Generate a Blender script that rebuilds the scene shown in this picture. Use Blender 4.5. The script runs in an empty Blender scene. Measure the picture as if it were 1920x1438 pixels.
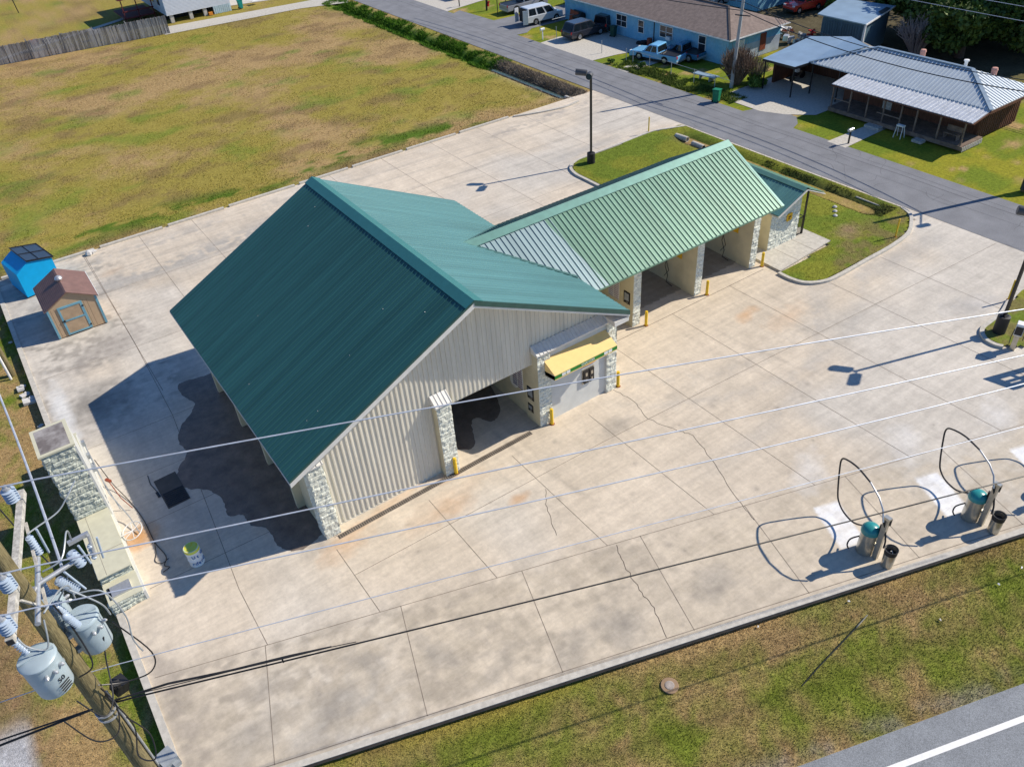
import bpy, math, random
import numpy as np
from mathutils import Vector, Matrix
random.seed(7)
R = math.radians
# ------------------------------------------------------------------ camera, world, sun
scn = bpy.context.scene
scn.render.resolution_x, scn.render.resolution_y = 1024, 766
cam_d = bpy.data.cameras.new('camera'); cam = bpy.data.objects.new('camera', cam_d)
scn.collection.objects.link(cam); scn.camera = cam
cam_d.sensor_width = 36; cam_d.sensor_fit = 'HORIZONTAL'; cam_d.lens = 28.39
cam_d.clip_start = .2; cam_d.clip_end = 2000
_p, _r, _a = R(38.43), R(-4.6), R(-32.3)
_f = Vector((0, math.cos(_p), -math.sin(_p))); _rt = Vector((1, 0, 0)); _up = Vector((0, math.sin(_p), math.cos(_p)))
_r2 = math.cos(_r)*_rt + math.sin(_r)*_up; _u2 = -math.sin(_r)*_rt + math.cos(_r)*_up
Z = Matrix.Rotation(_a, 3, 'Z'); _r2, _u2, _f = Z @ _r2, Z @ _u2, Z @ _f
M = Matrix((_r2, _u2, -_f)).transposed().to_4x4(); M.translation = Vector((0, 0, 26)); cam.matrix_world = M

SUN = Vector((.742, -.238, .626)).normalized()
w = bpy.data.worlds.new('World'); scn.world = w; w.use_nodes = True
nt = w.node_tree; sky = nt.nodes.new('ShaderNodeTexSky'); sky.sky_type = 'NISHITA'; sky.sun_disc = False
sky.sun_elevation = math.asin(SUN.z); sky.sun_rotation = math.atan2(SUN.x, SUN.y)
sky.air_density = 1.0; sky.dust_density = 0; sky.ozone_density = 10.0
bg = nt.nodes['Background']; bg.inputs['Strength'].default_value = .108
nt.links.new(sky.outputs[0], bg.inputs[0])
sl = bpy.data.lights.new('sun', 'SUN'); sl.energy = 4.7; sl.angle = R(.5); sl.color = (1, .91, .775)
so = bpy.data.objects.new('sun', sl); scn.collection.objects.link(so)
so.rotation_euler = SUN.to_track_quat('Z', 'Y').to_euler()
scn.view_settings.view_transform = 'Standard'; scn.view_settings.look = 'None'
scn.view_settings.exposure = .27; scn.view_settings.gamma = 1

COL = scn.collection
# ------------------------------------------------------------------ materials
def srgb(r, g, b):
    f = lambda c: (c/255/12.92) if c/255 <= .04045 else ((c/255+.055)/1.055)**2.4
    return (f(r), f(g), f(b))
MATS = {}
def mat(name, col, rough=.7, spec=.4, metal=0., var=.12, scale=3., bump=0., bscale=30., col2=None, thr=(.35, .7), detail=4, attr=None, fine=.0, fscale=60, stretch=None, coat=0):
    if name in MATS: return MATS[name]
    m = bpy.data.materials.new(name); m.use_nodes = True; MATS[name] = m
    n, l = m.node_tree.nodes, m.node_tree.links
    b = n['Principled BSDF']; b.inputs['Roughness'].default_value = rough
    b.inputs['Metallic'].default_value = metal; b.inputs['Specular IOR Level'].default_value = spec
    if coat: b.inputs['Coat Weight'].default_value = coat; b.inputs['Coat Roughness'].default_value = .08
    g = n.new('ShaderNodeNewGeometry'); src = g.outputs['Position']
    if stretch:
        mp = n.new('ShaderNodeMapping'); mp.inputs['Scale'].default_value = stretch; l.new(src, mp.inputs[0]); src = mp.outputs[0]
    nz = n.new('ShaderNodeTexNoise'); nz.inputs['Scale'].default_value = scale; nz.inputs['Detail'].default_value = detail; nz.inputs['Roughness'].default_value = .68 if detail > 6 else .5
    l.new(src, nz.inputs['Vector'])
    mr = n.new('ShaderNodeMapRange'); mr.inputs['From Min'].default_value = thr[0]; mr.inputs['From Max'].default_value = thr[1]
    l.new(nz.outputs[0], mr.inputs[0])
    mix = n.new('ShaderNodeMix'); mix.data_type = 'RGBA'; l.new(mr.outputs[0], mix.inputs[0])
    if attr:
        at = n.new('ShaderNodeAttribute'); at.attribute_name = attr
        for i, k in ((6, 1-var), (7, 1+var)):
            mm = n.new('ShaderNodeMix'); mm.data_type = 'RGBA'; mm.blend_type = 'MULTIPLY'; mm.inputs[0].default_value = 1
            l.new(at.outputs['Color'], mm.inputs[6]); mm.inputs[7].default_value = (k, k, k, 1)
            l.new(mm.outputs[2], mix.inputs[i])
    else:
        c2 = col2 or tuple(c*(1+var) for c in col); c1 = col if col2 else tuple(c*(1-var) for c in col)
        mix.inputs[6].default_value = (*c1, 1); mix.inputs[7].default_value = (*c2, 1)
    out = mix.outputs[2]
    if fine:
        n2 = n.new('ShaderNodeTexNoise'); n2.inputs['Scale'].default_value = fscale; n2.inputs['Detail'].default_value = 3
        l.new(src, n2.inputs['Vector'])
        m2 = n.new('ShaderNodeMapRange'); m2.inputs['From Min'].default_value = .3; m2.inputs['From Max'].default_value = .7
        m2.inputs['To Min'].default_value = 1-fine; m2.inputs['To Max'].default_value = 1+fine
        l.new(n2.outputs[0], m2.inputs[0])
        vm = n.new('ShaderNodeVectorMath'); vm.operation = 'SCALE'; l.new(out, vm.inputs[0]); l.new(m2.outputs[0], vm.inputs['Scale'])
        out = vm.outputs[0]
    l.new(out, b.inputs['Base Color'])
    if bump:
        n3 = n.new('ShaderNodeTexNoise'); n3.inputs['Scale'].default_value = bscale; n3.inputs['Detail'].default_value = 6
        l.new(src, n3.inputs['Vector'])
        bp = n.new('ShaderNodeBump'); bp.inputs['Strength'].default_value = bump; bp.inputs['Distance'].default_value = .03
        l.new(n3.outputs[0], bp.inputs['Height']); l.new(bp.outputs[0], b.inputs['Normal'])
    return m
C = {}
M_slab = mat('slab_concrete', (.5, .46, .4), .85, .25, attr='Col', var=.10, scale=.9, detail=13, thr=(.3, .7), fine=.07, fscale=45, bump=.15, bscale=60)
def streak(m):
    n, l = m.node_tree.nodes, m.node_tree.links; b = n['Principled BSDF']; src = b.inputs['Base Color'].links[0].from_socket
    g = n.new('ShaderNodeNewGeometry'); last = src
    for rot, sc, ns, lo, hi in ((R(17.9), (.22, 2.6, 1), 1.1, .92, 1.06), (0, (2.2, .3, 1), .9, .95, 1.03), (0, (1, 1, 1), 5.5, .92, 1.05)):
        mp = n.new('ShaderNodeMapping'); mp.vector_type = 'TEXTURE' if False else 'POINT'; mp.inputs['Rotation'].default_value = (0, 0, rot); mp.inputs['Scale'].default_value = sc
        l.new(g.outputs['Position'], mp.inputs[0]); t = n.new('ShaderNodeTexNoise'); t.inputs['Scale'].default_value = ns; t.inputs['Detail'].default_value = 9; t.inputs['Roughness'].default_value = .66; t.inputs['Distortion'].default_value = .4
        l.new(mp.outputs[0], t.inputs['Vector']); q = n.new('ShaderNodeMapRange'); q.inputs['From Min'].default_value = .34; q.inputs['From Max'].default_value = .6; q.inputs['To Min'].default_value = lo; q.inputs['To Max'].default_value = hi
        l.new(t.outputs[0], q.inputs[0]); v = n.new('ShaderNodeVectorMath'); v.operation = 'SCALE'; l.new(last, v.inputs[0]); l.new(q.outputs[0], v.inputs['Scale']); last = v.outputs[0]
    l.new(last, b.inputs['Base Color'])
streak(M_slab)
M_ground = mat('ground_grass', (.2, .2, .05), .95, .1, attr='Col', var=.28, scale=4.5, detail=8, fine=.35, fscale=28, bump=.8, bscale=25)
M_joint = mat('joint', (.24, .20, .16), .9, var=.3, scale=2)
M_crack = mat('crack', (.10, .08, .065), .9, var=.3)
M_kerb = mat('kerb_concrete', (.52, .49, .43), .85, .25, var=.12, scale=5, fine=.12, bump=.2)
M_road = mat('asphalt', (.215, .22, .235), .9, .2, var=.1, scale=.7, fine=.13, fscale=18, bump=.3, bscale=80)
M_hw = mat('highway_asphalt', (.25, .265, .28), .9, .2, var=.08, scale=1.5, fine=.35, fscale=38, bump=.4, bscale=70)
M_tar = mat('tar', (.09, .09, .10), .7, var=.2)
M_paint_w = mat('road_paint', (.8, .8, .78), .6, var=.06, scale=8, fine=.05)
M_roofg = mat('green_roof_shade_tint', (.031, .118, .108), .40, .5, .2, var=.16, scale=1, stretch=(.12, 1.9, .12), fine=.03, fscale=9)  # roof green darkened: shade of the slope facing away from the sun
M_roofl = mat('green_roof_highlight_tint', (.145, .275, .20), .42, .4, .15, var=.13, scale=1, stretch=(1.9, .12, .12), fine=.03, fscale=9)  # same roof green lightened: sun highlight put into the colour
M_roofp = mat('pale_metal_roof', (.27, .37, .38), .42, .4, .15, var=.1, scale=1, stretch=(1.9, .12, .12))  # paler, bluer tone for the bay panels beside the valley
M_roofr = mat('green_roof_lit_tint', (.095, .235, .235), .45, .5, .15, var=.14, scale=1, stretch=(.12, 1.9, .12), fine=.03, fscale=9)  # same roof green, tone set by how its slope catches the sun
M_capl = mat('green_ridge_flashing', (.12, .27, .23), .4, .5, .2, var=.08, scale=3)
M_trimw = mat('white_trim', (.7, .68, .64), .5, var=.06)
M_trimd = mat('green_trim', (.03, .09, .075), .45, .5)
M_cream = mat('cream_panel', (.66, .625, .53), .5, .4, var=.08, scale=1, stretch=(3, 3, .3), fine=.03, fscale=8)
M_creamw = mat('cream_painted_block', (.60, .54, .37), .75, var=.08, scale=1.5, fine=.05)
M_whitew = mat('white_painted_wall', (.62, .63, .60), .75, var=.06, scale=2)
M_split = mat('split_face_block', (.68, .69, .60), .9, .2, var=.22, scale=9, fine=.2, fscale=30, bump=1.0, bscale=22)
M_yel = mat('yellow_paint', (.78, .50, .02), .5, .5, var=.1, scale=6)
M_awn = mat('awning_yellow', (.85, .60, .235), .7, var=.04)
M_awng = mat('awning_green', (.02, .22, .03), .6)
M_white = mat('white_plastic', (.78, .78, .76), .5)
M_black = mat('black_metal', (.012, .012, .014), .45, .5, var=.2)
M_blk2 = mat('black_rubber', (.02, .02, .024), .55, .4)
M_dark = mat('dark_interior', (.03, .03, .03), .8)
M_steel = mat('brushed_steel', (.50, .47, .40), .32, .5, .75, var=.1, scale=6)
M_grey = mat('grey_metal', (.38, .41, .43), .45, .5, .3, var=.12, scale=5)
M_galv = mat('galvanised', (.55, .56, .57), .4, .5, .6, var=.1, scale=10)
M_cab = mat('transformer_grey', (.36, .44, .48), .42, .5, .05, var=.06, scale=4)
M_porc = mat('porcelain', (.40, .48, .58), .25, .6, var=.06)
M_wood = mat('pole_wood', (.20, .165, .085), .85, .2, var=.28, scale=3, stretch=(6, 6, .5), bump=.6, bscale=9, fine=.25, fscale=12)
M_woodg = mat('grey_wood', (.25, .25, .26), .85, .2, var=.25, scale=4, stretch=(6, 6, .6), fine=.15, fscale=8)
M_arm = mat('crossarm_wood', (.46, .44, .40), .8, .2, var=.25, scale=8, fine=.2, fscale=30)
M_teal = mat('teal_dome', (.03, .28, .28), .3, .5, var=.1)
M_wire = mat('bright_wire', (.50, .54, .62), .5, .4, .3)
M_glass = mat('dark_glass', (.02, .03, .04), .12, .6, var=.2)
M_chrome = mat('rim_metal', (.55, .55, .56), .3, .5, .8)
M_tyre = mat('tyre', (.015, .015, .015), .8)
M_shin = mat('brown_shingle', (.24, .19, .165), .95, .15, var=.16, scale=2.5, fine=.18, fscale=14)
M_blueh = mat('blue_house_paint', (.16, .42, .60), .75, var=.2, scale=1.2, col2=(.26, .50, .64), thr=(.4, .75), fine=.1, fscale=5)
M_peel = mat('peeling_white', (.42, .48, .56), .8, var=.2, scale=1.0)
M_silver = mat('silver_metal_roof', (.52, .58, .62), .45, .5, .1, var=.05, scale=1)
M_silvd = mat('blue_grey_roof', (.33, .45, .56), .4, .5, .3, var=.08, scale=.8)
M_brown = mat('red_brown_boards', (.13, .058, .036), .8, .2, var=.3, scale=3, stretch=(4, 4, .4), fine=.2, fscale=8)
M_deck = mat('deck_wood', (.20, .15, .12), .85, .2, var=.25, scale=2, fine=.15, fscale=9)
M_pinkb = mat('pink_vent', (.55, .28, .22), .7)
M_shedroof = mat('shed_brown_roof', (.20, .115, .095), .55, .4, var=.12, scale=3, fine=.06)
M_shedwall = mat('shed_tan_wall', (.48, .35, .225), .7, .3, var=.05, scale=4)
M_shedtrim = mat('shed_blue_trim', (.16, .36, .46), .6, .4)
M_cyan = mat('bright_blue_paint', (.0, .36, .72), .6, .3, var=.05)
M_solar = mat('solar_panel', (.03, .045, .07), .3, .6)
M_green = mat('green_bin_plastic', (.01, .19, .10), .5, .4)
M_tealbin = mat('teal_bin_plastic', (.01, .30, .25), .5, .4)
M_wet = mat('wet_concrete', (.05, .045, .04), .25, .5)
M_grate = mat('steel_grate', (.10, .09, .08), .6, .4, .3)
M_rust = mat('rust_red', (.25, .06, .03), .7)
M_orange = mat('orange_paint', (.7, .25, .03), .6)
M_signy = mat('sign_yellow', (.78, .45, .02), .6)
M_red = mat('red_paint', (.5, .02, .02), .5)
M_navy = mat('navy_print', (.05, .06, .22), .6)
M_skin = mat('water', (.07, .11, .10), .08, .6, var=.2)
M_leafd = mat('dark_foliage', (.04, .075, .015), .6, .3, col2=(.11, .17, .03), scale=1.2, thr=(.35, .65))
M_leafb = mat('bright_foliage', (.07, .15, .02), .7, .3, col2=(.16, .24, .04), scale=2, thr=(.35, .65))
M_twig = mat('bare_twigs', (.22, .155, .11), .9, .1, var=.35, scale=5)
M_bark = mat('bark', (.11, .08, .06), .9, .2, var=.3, scale=5)
M_rock = mat('pale_stone', (.55, .54, .52), .9, var=.15)
M_reed = mat('dry_reeds', (.20, .17, .14), .95, .1, col2=(.34, .30, .25), scale=2.5, thr=(.35, .65))
M_mulch = mat('concrete_pipe', (.5, .5, .48), .8)
M_mess = mat('scrap', (.3, .24, .2), .8, .3, col2=(.6, .58, .55), scale=1.5)

# ------------------------------------------------------------------ mesh helpers
class MB:
    def __init__(s): s.v = []; s.f = []; s.m = []
    def face(s, pts, mi=0):
        b = len(s.v); s.v += [tuple(p) for p in pts]; s.f.append(tuple(range(b, b+len(pts)))); s.m.append(mi)
    def poly(s, vs, fs, mi=0):
        b = len(s.v); s.v += [tuple(p) for p in vs]
        for f in fs: s.f.append(tuple(b+i for i in f)); s.m.append(mi)
    def box(s, x0, x1, y0, y1, z0, z1, mi=0, top=None):
        t = top or (0, 0)
        vs = [(x0, y0, z0), (x1, y0, z0), (x1, y1, z0), (x0, y1, z0),
              (x0+t[0], y0+t[1], z1), (x1-t[0], y0+t[1], z1), (x1-t[0], y1-t[1], z1), (x0+t[0], y1-t[1], z1)]
        s.poly(vs, [(3, 2, 1, 0), (4, 5, 6, 7), (0, 1, 5, 4), (1, 2, 6, 5), (2, 3, 7, 6), (3, 0, 4, 7)], mi); return s
    def obox(s, c, d, rot=(0, 0, 0), mi=0):
        from mathutils import Euler
        e = Euler(rot).to_matrix(); c = Vector(c); x, y, z = d[0]/2, d[1]/2, d[2]/2
        vs = [c + e @ Vector(p) for p in ((-x,-y,-z),(x,-y,-z),(x,y,-z),(-x,y,-z),(-x,-y,z),(x,-y,z),(x,y,z),(-x,y,z))]
        s.poly(vs, [(3,2,1,0),(4,5,6,7),(0,1,5,4),(1,2,6,5),(2,3,7,6),(3,0,4,7)], mi); return s
    def beam(s, a, b, wd, h, mi=0, up=(0, 0, 1)):
        a, b = Vector(a), Vector(b); d = (b-a).normalized(); sd = d.cross(Vector(up))
        if sd.length < 1e-4: sd = Vector((1, 0, 0))
        sd.normalize(); u = sd.cross(d)
        vs = []
        for p in (a, b):
            for i, j in ((-1,-1),(1,-1),(1,1),(-1,1)): vs.append(p + sd*i*wd/2 + u*j*h/2)
        s.poly(vs, [(0,1,2,3),(7,6,5,4),(0,4,5,1),(1,5,6,2),(2,6,7,3),(3,7,4,0)], mi); return s
    def prism(s, poly, z0, z1, mi=0, mt=None):
        n = len(poly); vs = [(p[0], p[1], z0) for p in poly] + [(p[0], p[1], z1) for p in poly]
        s.poly(vs, [tuple(range(n, 2*n))], mi if mt is None else mt)
        s.poly(vs, [tuple(range(n-1, -1, -1))] + [(i, (i+1) % n, n+(i+1) % n, n+i) for i in range(n)], mi); return s
    def tube(s, pts, r, seg=8, mi=0, cap=True):
        pts = [Vector(p) for p in pts]; n = len(pts); rs = r if hasattr(r, '__len__') else [r]*n
        vs = []; prev = None
        for i, p in enumerate(pts):
            d = (pts[min(i+1, n-1)] - pts[max(i-1, 0)]).normalized()
            if prev is None:
                a = d.cross(Vector((0, 0, 1)))
                if a.length < .05: a = d.cross(Vector((0, 1, 0)))
            else: a = prev - d*prev.dot(d)
            a.normalize(); prev = a; b = d.cross(a)
            for k in range(seg):
                t = 2*math.pi*k/seg; vs.append(p + (a*math.cos(t) + b*math.sin(t))*rs[i])
        fs = [(i*seg+k, i*seg+(k+1) % seg, (i+1)*seg+(k+1) % seg, (i+1)*seg+k) for i in range(n-1) for k in range(seg)]
        if cap: fs += [tuple(range(seg-1, -1, -1)), tuple(range((n-1)*seg, n*seg))]
        s.poly(vs, fs, mi); return s
    def lathe(s, prof, a=(0, 0, 0), axis=(0, 0, 1), seg=20, mi=0):
        a = Vector(a); ax = Vector(axis).normalized(); q = ax.to_track_quat('Z', 'Y').to_matrix()
        vs = []; n = len(prof)
        for (r, z) in prof:
            for k in range(seg):
                t = 2*math.pi*k/seg; vs.append(a + q @ Vector((r*math.cos(t), r*math.sin(t), z)))
        fs = [(i*seg+k, i*seg+(k+1) % seg, (i+1)*seg+(k+1) % seg, (i+1)*seg+k) for i in range(n-1) for k in range(seg)]
        fs += [tuple(range(seg-1, -1, -1)), tuple(range((n-1)*seg, n*seg))]
        s.poly(vs, fs, mi); return s
    def build(s, name, mats, parent=None, smooth=False, bevel=0, loc=None):
        me = bpy.data.meshes.new(name); me.from_pydata(s.v, [], s.f)
        for m in (mats if isinstance(mats, (list, tuple)) else [mats]): me.materials.append(m)
        me.polygons.foreach_set('material_index', s.m)
        if smooth:
            me.polygons.foreach_set('use_smooth', [True]*len(s.f))
        me.update()
        if smooth:
            try: me.set_sharp_from_angle(angle=R(40))
            except Exception: pass
        o = bpy.data.objects.new(name, me); COL.objects.link(o)
        if parent:
            o.parent = parent
            if loc is None: o.location = -parent_abs(parent)
            else: o.location = loc
        elif loc is not None: o.location = loc
        if bevel:
            md = o.modifiers.new('b', 'BEVEL'); md.width = bevel; md.segments = 2; md.limit_method = 'ANGLE'
        return o
def parent_abs(p):
    if p.parent: return parent_abs(p.parent) + Vector(p.location)
    return Vector(p.location)
def tag(o, label=None, cat=None, group=None, kind=None):
    if label: o['label'] = label
    if cat: o['category'] = cat
    if group: o['group'] = group
    if kind: o['kind'] = kind
    return o
def thing(name, loc, label, cat, group=None, rz=0):
    o = bpy.data.objects.new(name, None); COL.objects.link(o); o.location = loc; o.rotation_euler = (0, 0, rz)
    o.empty_display_size = .3
    return tag(o, label, cat, group)
KIDS = {}
def dup(root, loc, rz, label, group=None):
    def cp(o, par):
        c = o.copy(); COL.objects.link(c)
        if par is not None: c.parent = par
        for ch in list(o.children): cp(ch, c)
        return c
    r = cp(root, None); r.location = loc; r.rotation_euler = (0, 0, rz); r['label'] = label
    if group: r['group'] = group
    return r
L0 = (0, 0, 0)
# numpy noise
_rng = np.random.RandomState(3); _lat = _rng.rand(256, 256)
def vn(x, y, sc, seed=0):
    x = x/sc + seed*17.3; y = y/sc + seed*31.7
    xi = np.floor(x).astype(int); yi = np.floor(y).astype(int); fx = x-xi; fy = y-yi
    fx = fx*fx*(3-2*fx); fy = fy*fy*(3-2*fy); g = lambda a, b: _lat[a % 256, b % 256]
    return (g(xi, yi)*(1-fx)+g(xi+1, yi)*fx)*(1-fy)+(g(xi, yi+1)*(1-fx)+g(xi+1, yi+1)*fx)*fy
def fbm(x, y, sc, seed=0, o=4):
    t = 0; a = 1; s = 0
    for i in range(o): t = t + a*vn(x, y, sc/2**i, seed+i); s += a; a *= .55
    return t/s
def sst(a, b, x): t = np.clip((x-a)/(b-a), 0, 1); return t*t*(3-2*t)
def setcol(me, col):
    at = me.color_attributes.new('Col', 'FLOAT_COLOR', 'POINT')
    a = np.ones((len(me.vertices), 4), dtype=np.float32); a[:, :3] = col; at.data.foreach_set('color', a.ravel())
def gridmesh(name, X, Y, Zv, col, m, kind='structure'):
    ny, nx = X.shape; me = bpy.data.meshes.new(name)
    vs = np.stack([X, Y, Zv], -1).reshape(-1, 3); idx = np.arange(nx*ny).reshape(ny, nx)
    q = np.stack([idx[:-1, :-1], idx[:-1, 1:], idx[1:, 1:], idx[1:, :-1]], -1).reshape(-1, 4)
    me.vertices.add(len(vs)); me.vertices.foreach_set('co', vs.astype(np.float32).ravel())
    me.loops.add(q.size); me.loops.foreach_set('vertex_index', q.ravel().astype(np.int32))
    me.polygons.add(len(q)); me.polygons.foreach_set('loop_start', (np.arange(len(q))*4).astype(np.int32))
    me.polygons.foreach_set('use_smooth', [True]*len(q))
    me.update(calc_edges=True); me.materials.append(m); setcol(me, col.reshape(-1, 3))
    o = bpy.data.objects.new(name, me); COL.objects.link(o)
    if kind: o['kind'] = kind
    return o
def trimesh(name, V, m, col=None, ntri=None, nper=3):
    me = bpy.data.meshes.new(name); n = len(V); me.vertices.add(n); me.vertices.foreach_set('co', V.astype(np.float32).ravel())
    k = n//nper; me.loops.add(n); me.loops.foreach_set('vertex_index', np.arange(n, dtype=np.int32))
    me.polygons.add(k); me.polygons.foreach_set('loop_start', (np.arange(k)*nper).astype(np.int32))
    me.update(calc_edges=True); me.materials.append(m)
    if col is not None: setcol(me, col)
    o = bpy.data.objects.new(name, me); COL.objects.link(o); return o

# ------------------------------------------------------------------ ground
NX, NY = .307, .952          # normal of the highway direction
def np_(x, y): return NX*x + NY*y
def ep_(x, y): return NY*x - NX*y
def from_en(e, n): return (NY*e + NX*n, -NX*e + NY*n)
FRONT = 15.05
def ditch(x, y):
    a = np.exp(-((x-46.2)/.75)**2)*sst(58.2, 60.5, y)*(1-sst(104, 112, y))*.75
    b = np.exp(-((x-56.0)/.35)**2)*0
    return a + b
def gz(x, y):
    z = np.full(x.shape, -.03)
    n = np_(x, y)
    inside = (x > -2.95) & (n > FRONT) & (y < 58.7) & (x < 48.6)
    z = np.where(inside, -.2, z)
    z = np.where((x <= -2.95), -.38 + sst(60, 66, y)*.3 + .1*sst(16, 9.8, n)*0, z)
    z = np.where((x > -2.95) & (n <= FRONT), -.17 + .13*sst(12.5, 9.8, n), z)
    lf = (x <= -2.95) & (n < 16); z = np.where(lf, -.38 + .34*sst(14, 9.8, n), z)
    z = z - ditch(x, y) + .04*(fbm(x, y, 3, 5)-.5)*(~inside)*(np.abs(x-51.5) > 3.2)
    return z
def axis(parts):
    out = []
    for a, b, st in parts: out += list(np.arange(a, b-1e-6, st))
    return np.array(out + [parts[-1][1]])
GREEN = np.array((.105, .185, .018)); YG = np.array((.30, .245, .055)); TAN = np.array((.40, .275, .125)); BRN = np.array((.19, .125, .065)); DGR = np.array((.055, .10, .02))
def grasscol(x, y):
    a = fbm(x, y, 9, 1, 5)[..., None]; b = fbm(x, y*1.6, 3.2, 9, 5)[..., None]; c = fbm(x*1.5, y, 1.1, 14, 4)[..., None]
    f1 = fbm(x, y*1.4, .55, 81, 3)[..., None]; a = a + .16*(f1-.5); b = b + .16*(f1-.5)
    col = YG*(1-sst(.38, .62, a)) + TAN*.95*sst(.38, .62, a)
    col = col*(1-.55*sst(.5, .72, b)) + BRN*.55*sst(.5, .72, b)
    g = sst(.54, .78, fbm(x, y*1.5, 4.5, 23, 5)+.12*(f1[..., 0]-.5))[..., None]*.55; col = col*(1-g) + GREEN*g*1.15
    n = np_(x, y)
    # greener strip by the back kerb and on verges
    s1 = (np.exp(-((y-61.2-.6*np.sin(x*.3))/1.6)**2)*sst(-5, 0, x)*(1-sst(44, 46, x)))[..., None]
    gg = sst(.45, .6, b)*s1; col = col*(1-gg) + GREEN*.8*gg
    s2 = (sst(14.9, 14.0, n))[..., None]*((x > -60)[..., None])
    vg = sst(.28, .68, fbm(x*1.1, y*1.1, 2.0, 40, 5)*.65+.35*fbm(x, y, .45, 43, 3))[..., None]
    vcol = (TAN*.74+BRN*.2)*(1-vg) + np.array((.165, .20, .028))*vg
    rowm = (.5+.5*np.sin(n*3.3+fbm(x, y, 4, 3)*5))[..., None]; vcol = vcol*(.9+.2*rowm)
    s2 = s2*((y < 22)[..., None]); col = col*(1-s2) + vcol*s2
    # left strip beside slab : tan earth with green patches
    s3 = (((x < -2.9) & (y < 58) & (n > 14))[..., None])*1.0
    lg = sst(.42, .68, fbm(x*1.2, y, 2.2, 50, 5)*.65+.35*fbm(x, y, .4, 53, 3))[..., None]; lc = (TAN*.9)*(1-lg) + np.array((.15, .20, .022))*lg
    far = sst(-5.6, -7.2, x+.6*(fbm(x, y, 3, 8)-.5))[..., None]; lc = lc*(1-far*.7) + np.array((.24, .15, .09))*far*.7
    col = col*(1-s3) + lc*s3
    gr = (sst(-6.6, -7.1, x+.5*(fbm(x, y, 1.5, 8)-.5))*sst(24, 22.5, y))[..., None]; col = col*(1-gr) + np.array((.42, .42, .43))*gr
    # road shoulder gravel
    sh = (np.exp(-((n-9.9)/.35)**2)*sst(.35, .6, fbm(x, y, .8, 77, 3)))[..., None]; col = col*(1-sh*.6) + np.array((.30, .26, .22))*sh*.6
    # ditch greens / reeds
    d = (np.exp(-((x-46.4)/1.3)**2)*sst(57.5, 60, y))[..., None]; dl = sst(70, 74, y)[..., None]
    dc = np.array((.10, .21, .02))*dl + np.array((.26, .22, .17))*(1-dl); col = col*(1-d) + dc*d
    # lawns across the street: brighter
    e = (sst(54.2, 55, x)*(1-sst(30, 75, x*0+y*0+x-40)))[..., None]
    lw = sst(.42, .6, fbm(x, y, 3, 61, 4))[..., None]; lcol = np.array((.27, .26, .025))*(1-lw)+np.array((.16, .21, .02))*lw
    tn = sst(.62, .75, fbm(x, y, 2, 66, 4))[..., None]; lcol = lcol*(1-tn) + TAN*tn
    e = (x > 54.3)[..., None]*1.0; col = col*(1-e)+lcol*e
    dk = (sst(68.5, 70, x)*sst(30, 36, y))[..., None]; col = col*(1-dk) + (np.array((.10, .085, .05))*(.6+.8*c))*dk  # yard ground behind the houses, darkened with painted tree shade
    return col
gx = axis([(-420, -60, 40), (-60, -10, 2.5), (-10, -2.95, .235), (-2.95, 44, .35), (44, 48.4, .22), (48.4, 90, .6), (90, 130, 4), (130, 520, 30)])
gy = axis([(-300, -40, 20), (-40, 0, 2.5), (0, 58.5, .3), (58.5, 64, .22), (64, 120, .5), (120, 180, 3), (180, 700, 40)])
X, Y = np.meshgrid(gx, gy)
gridmesh('ground', X, Y, gz(X, Y), grasscol(X, Y), M_ground)

# ------------------------------------------------------------------ concrete slab
def inpoly(px, py, poly):
    r = np.zeros(px.shape, bool); n = len(poly); j = n-1
    for i in range(n):
        xi, yi = poly[i]; xj, yj = poly[j]
        c = ((yi > py) != (yj > py)) & (px < (xj-xi)*(py-yi)/(yj-yi+1e-12)+xi); r ^= c; j = i
    return r
WET = [(3.7, 39.2), (4.6, 38.9), (8, 38.5), (8, 36.9), (8, 31.2), (8, 26.3), (5.3, 24.5), (4.1, 24.3), (3.6, 25.1), (3.5, 26.4), (2.9, 27.7), (2.6, 28.4), (2.5, 29.7), (2.0, 30.7), (1.4, 31.2), (1.2, 31.9), (1.6, 32.9), (2.2, 33.8), (2.3, 35.0), (3.0, 36.5), (3.6, 37.1), (3.4, 38.2)]
def blob(x, y, cx, cy, rx, ry, ang=0, nz=.5, sc=1.2, seed=0):
    c, s = math.cos(ang), math.sin(ang); dx, dy = x-cx, y-cy; u = (dx*c+dy*s)/rx; v = (-dx*s+dy*c)/ry
    d = np.sqrt(u*u+v*v) + nz*(fbm(x, y, sc, 100+seed, 4)-.5)*1.6 + nz*(fbm(x, y, .4, 160+seed, 2)-.5)*1.4
    return np.clip(1-d, 0, 1)**.7
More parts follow.
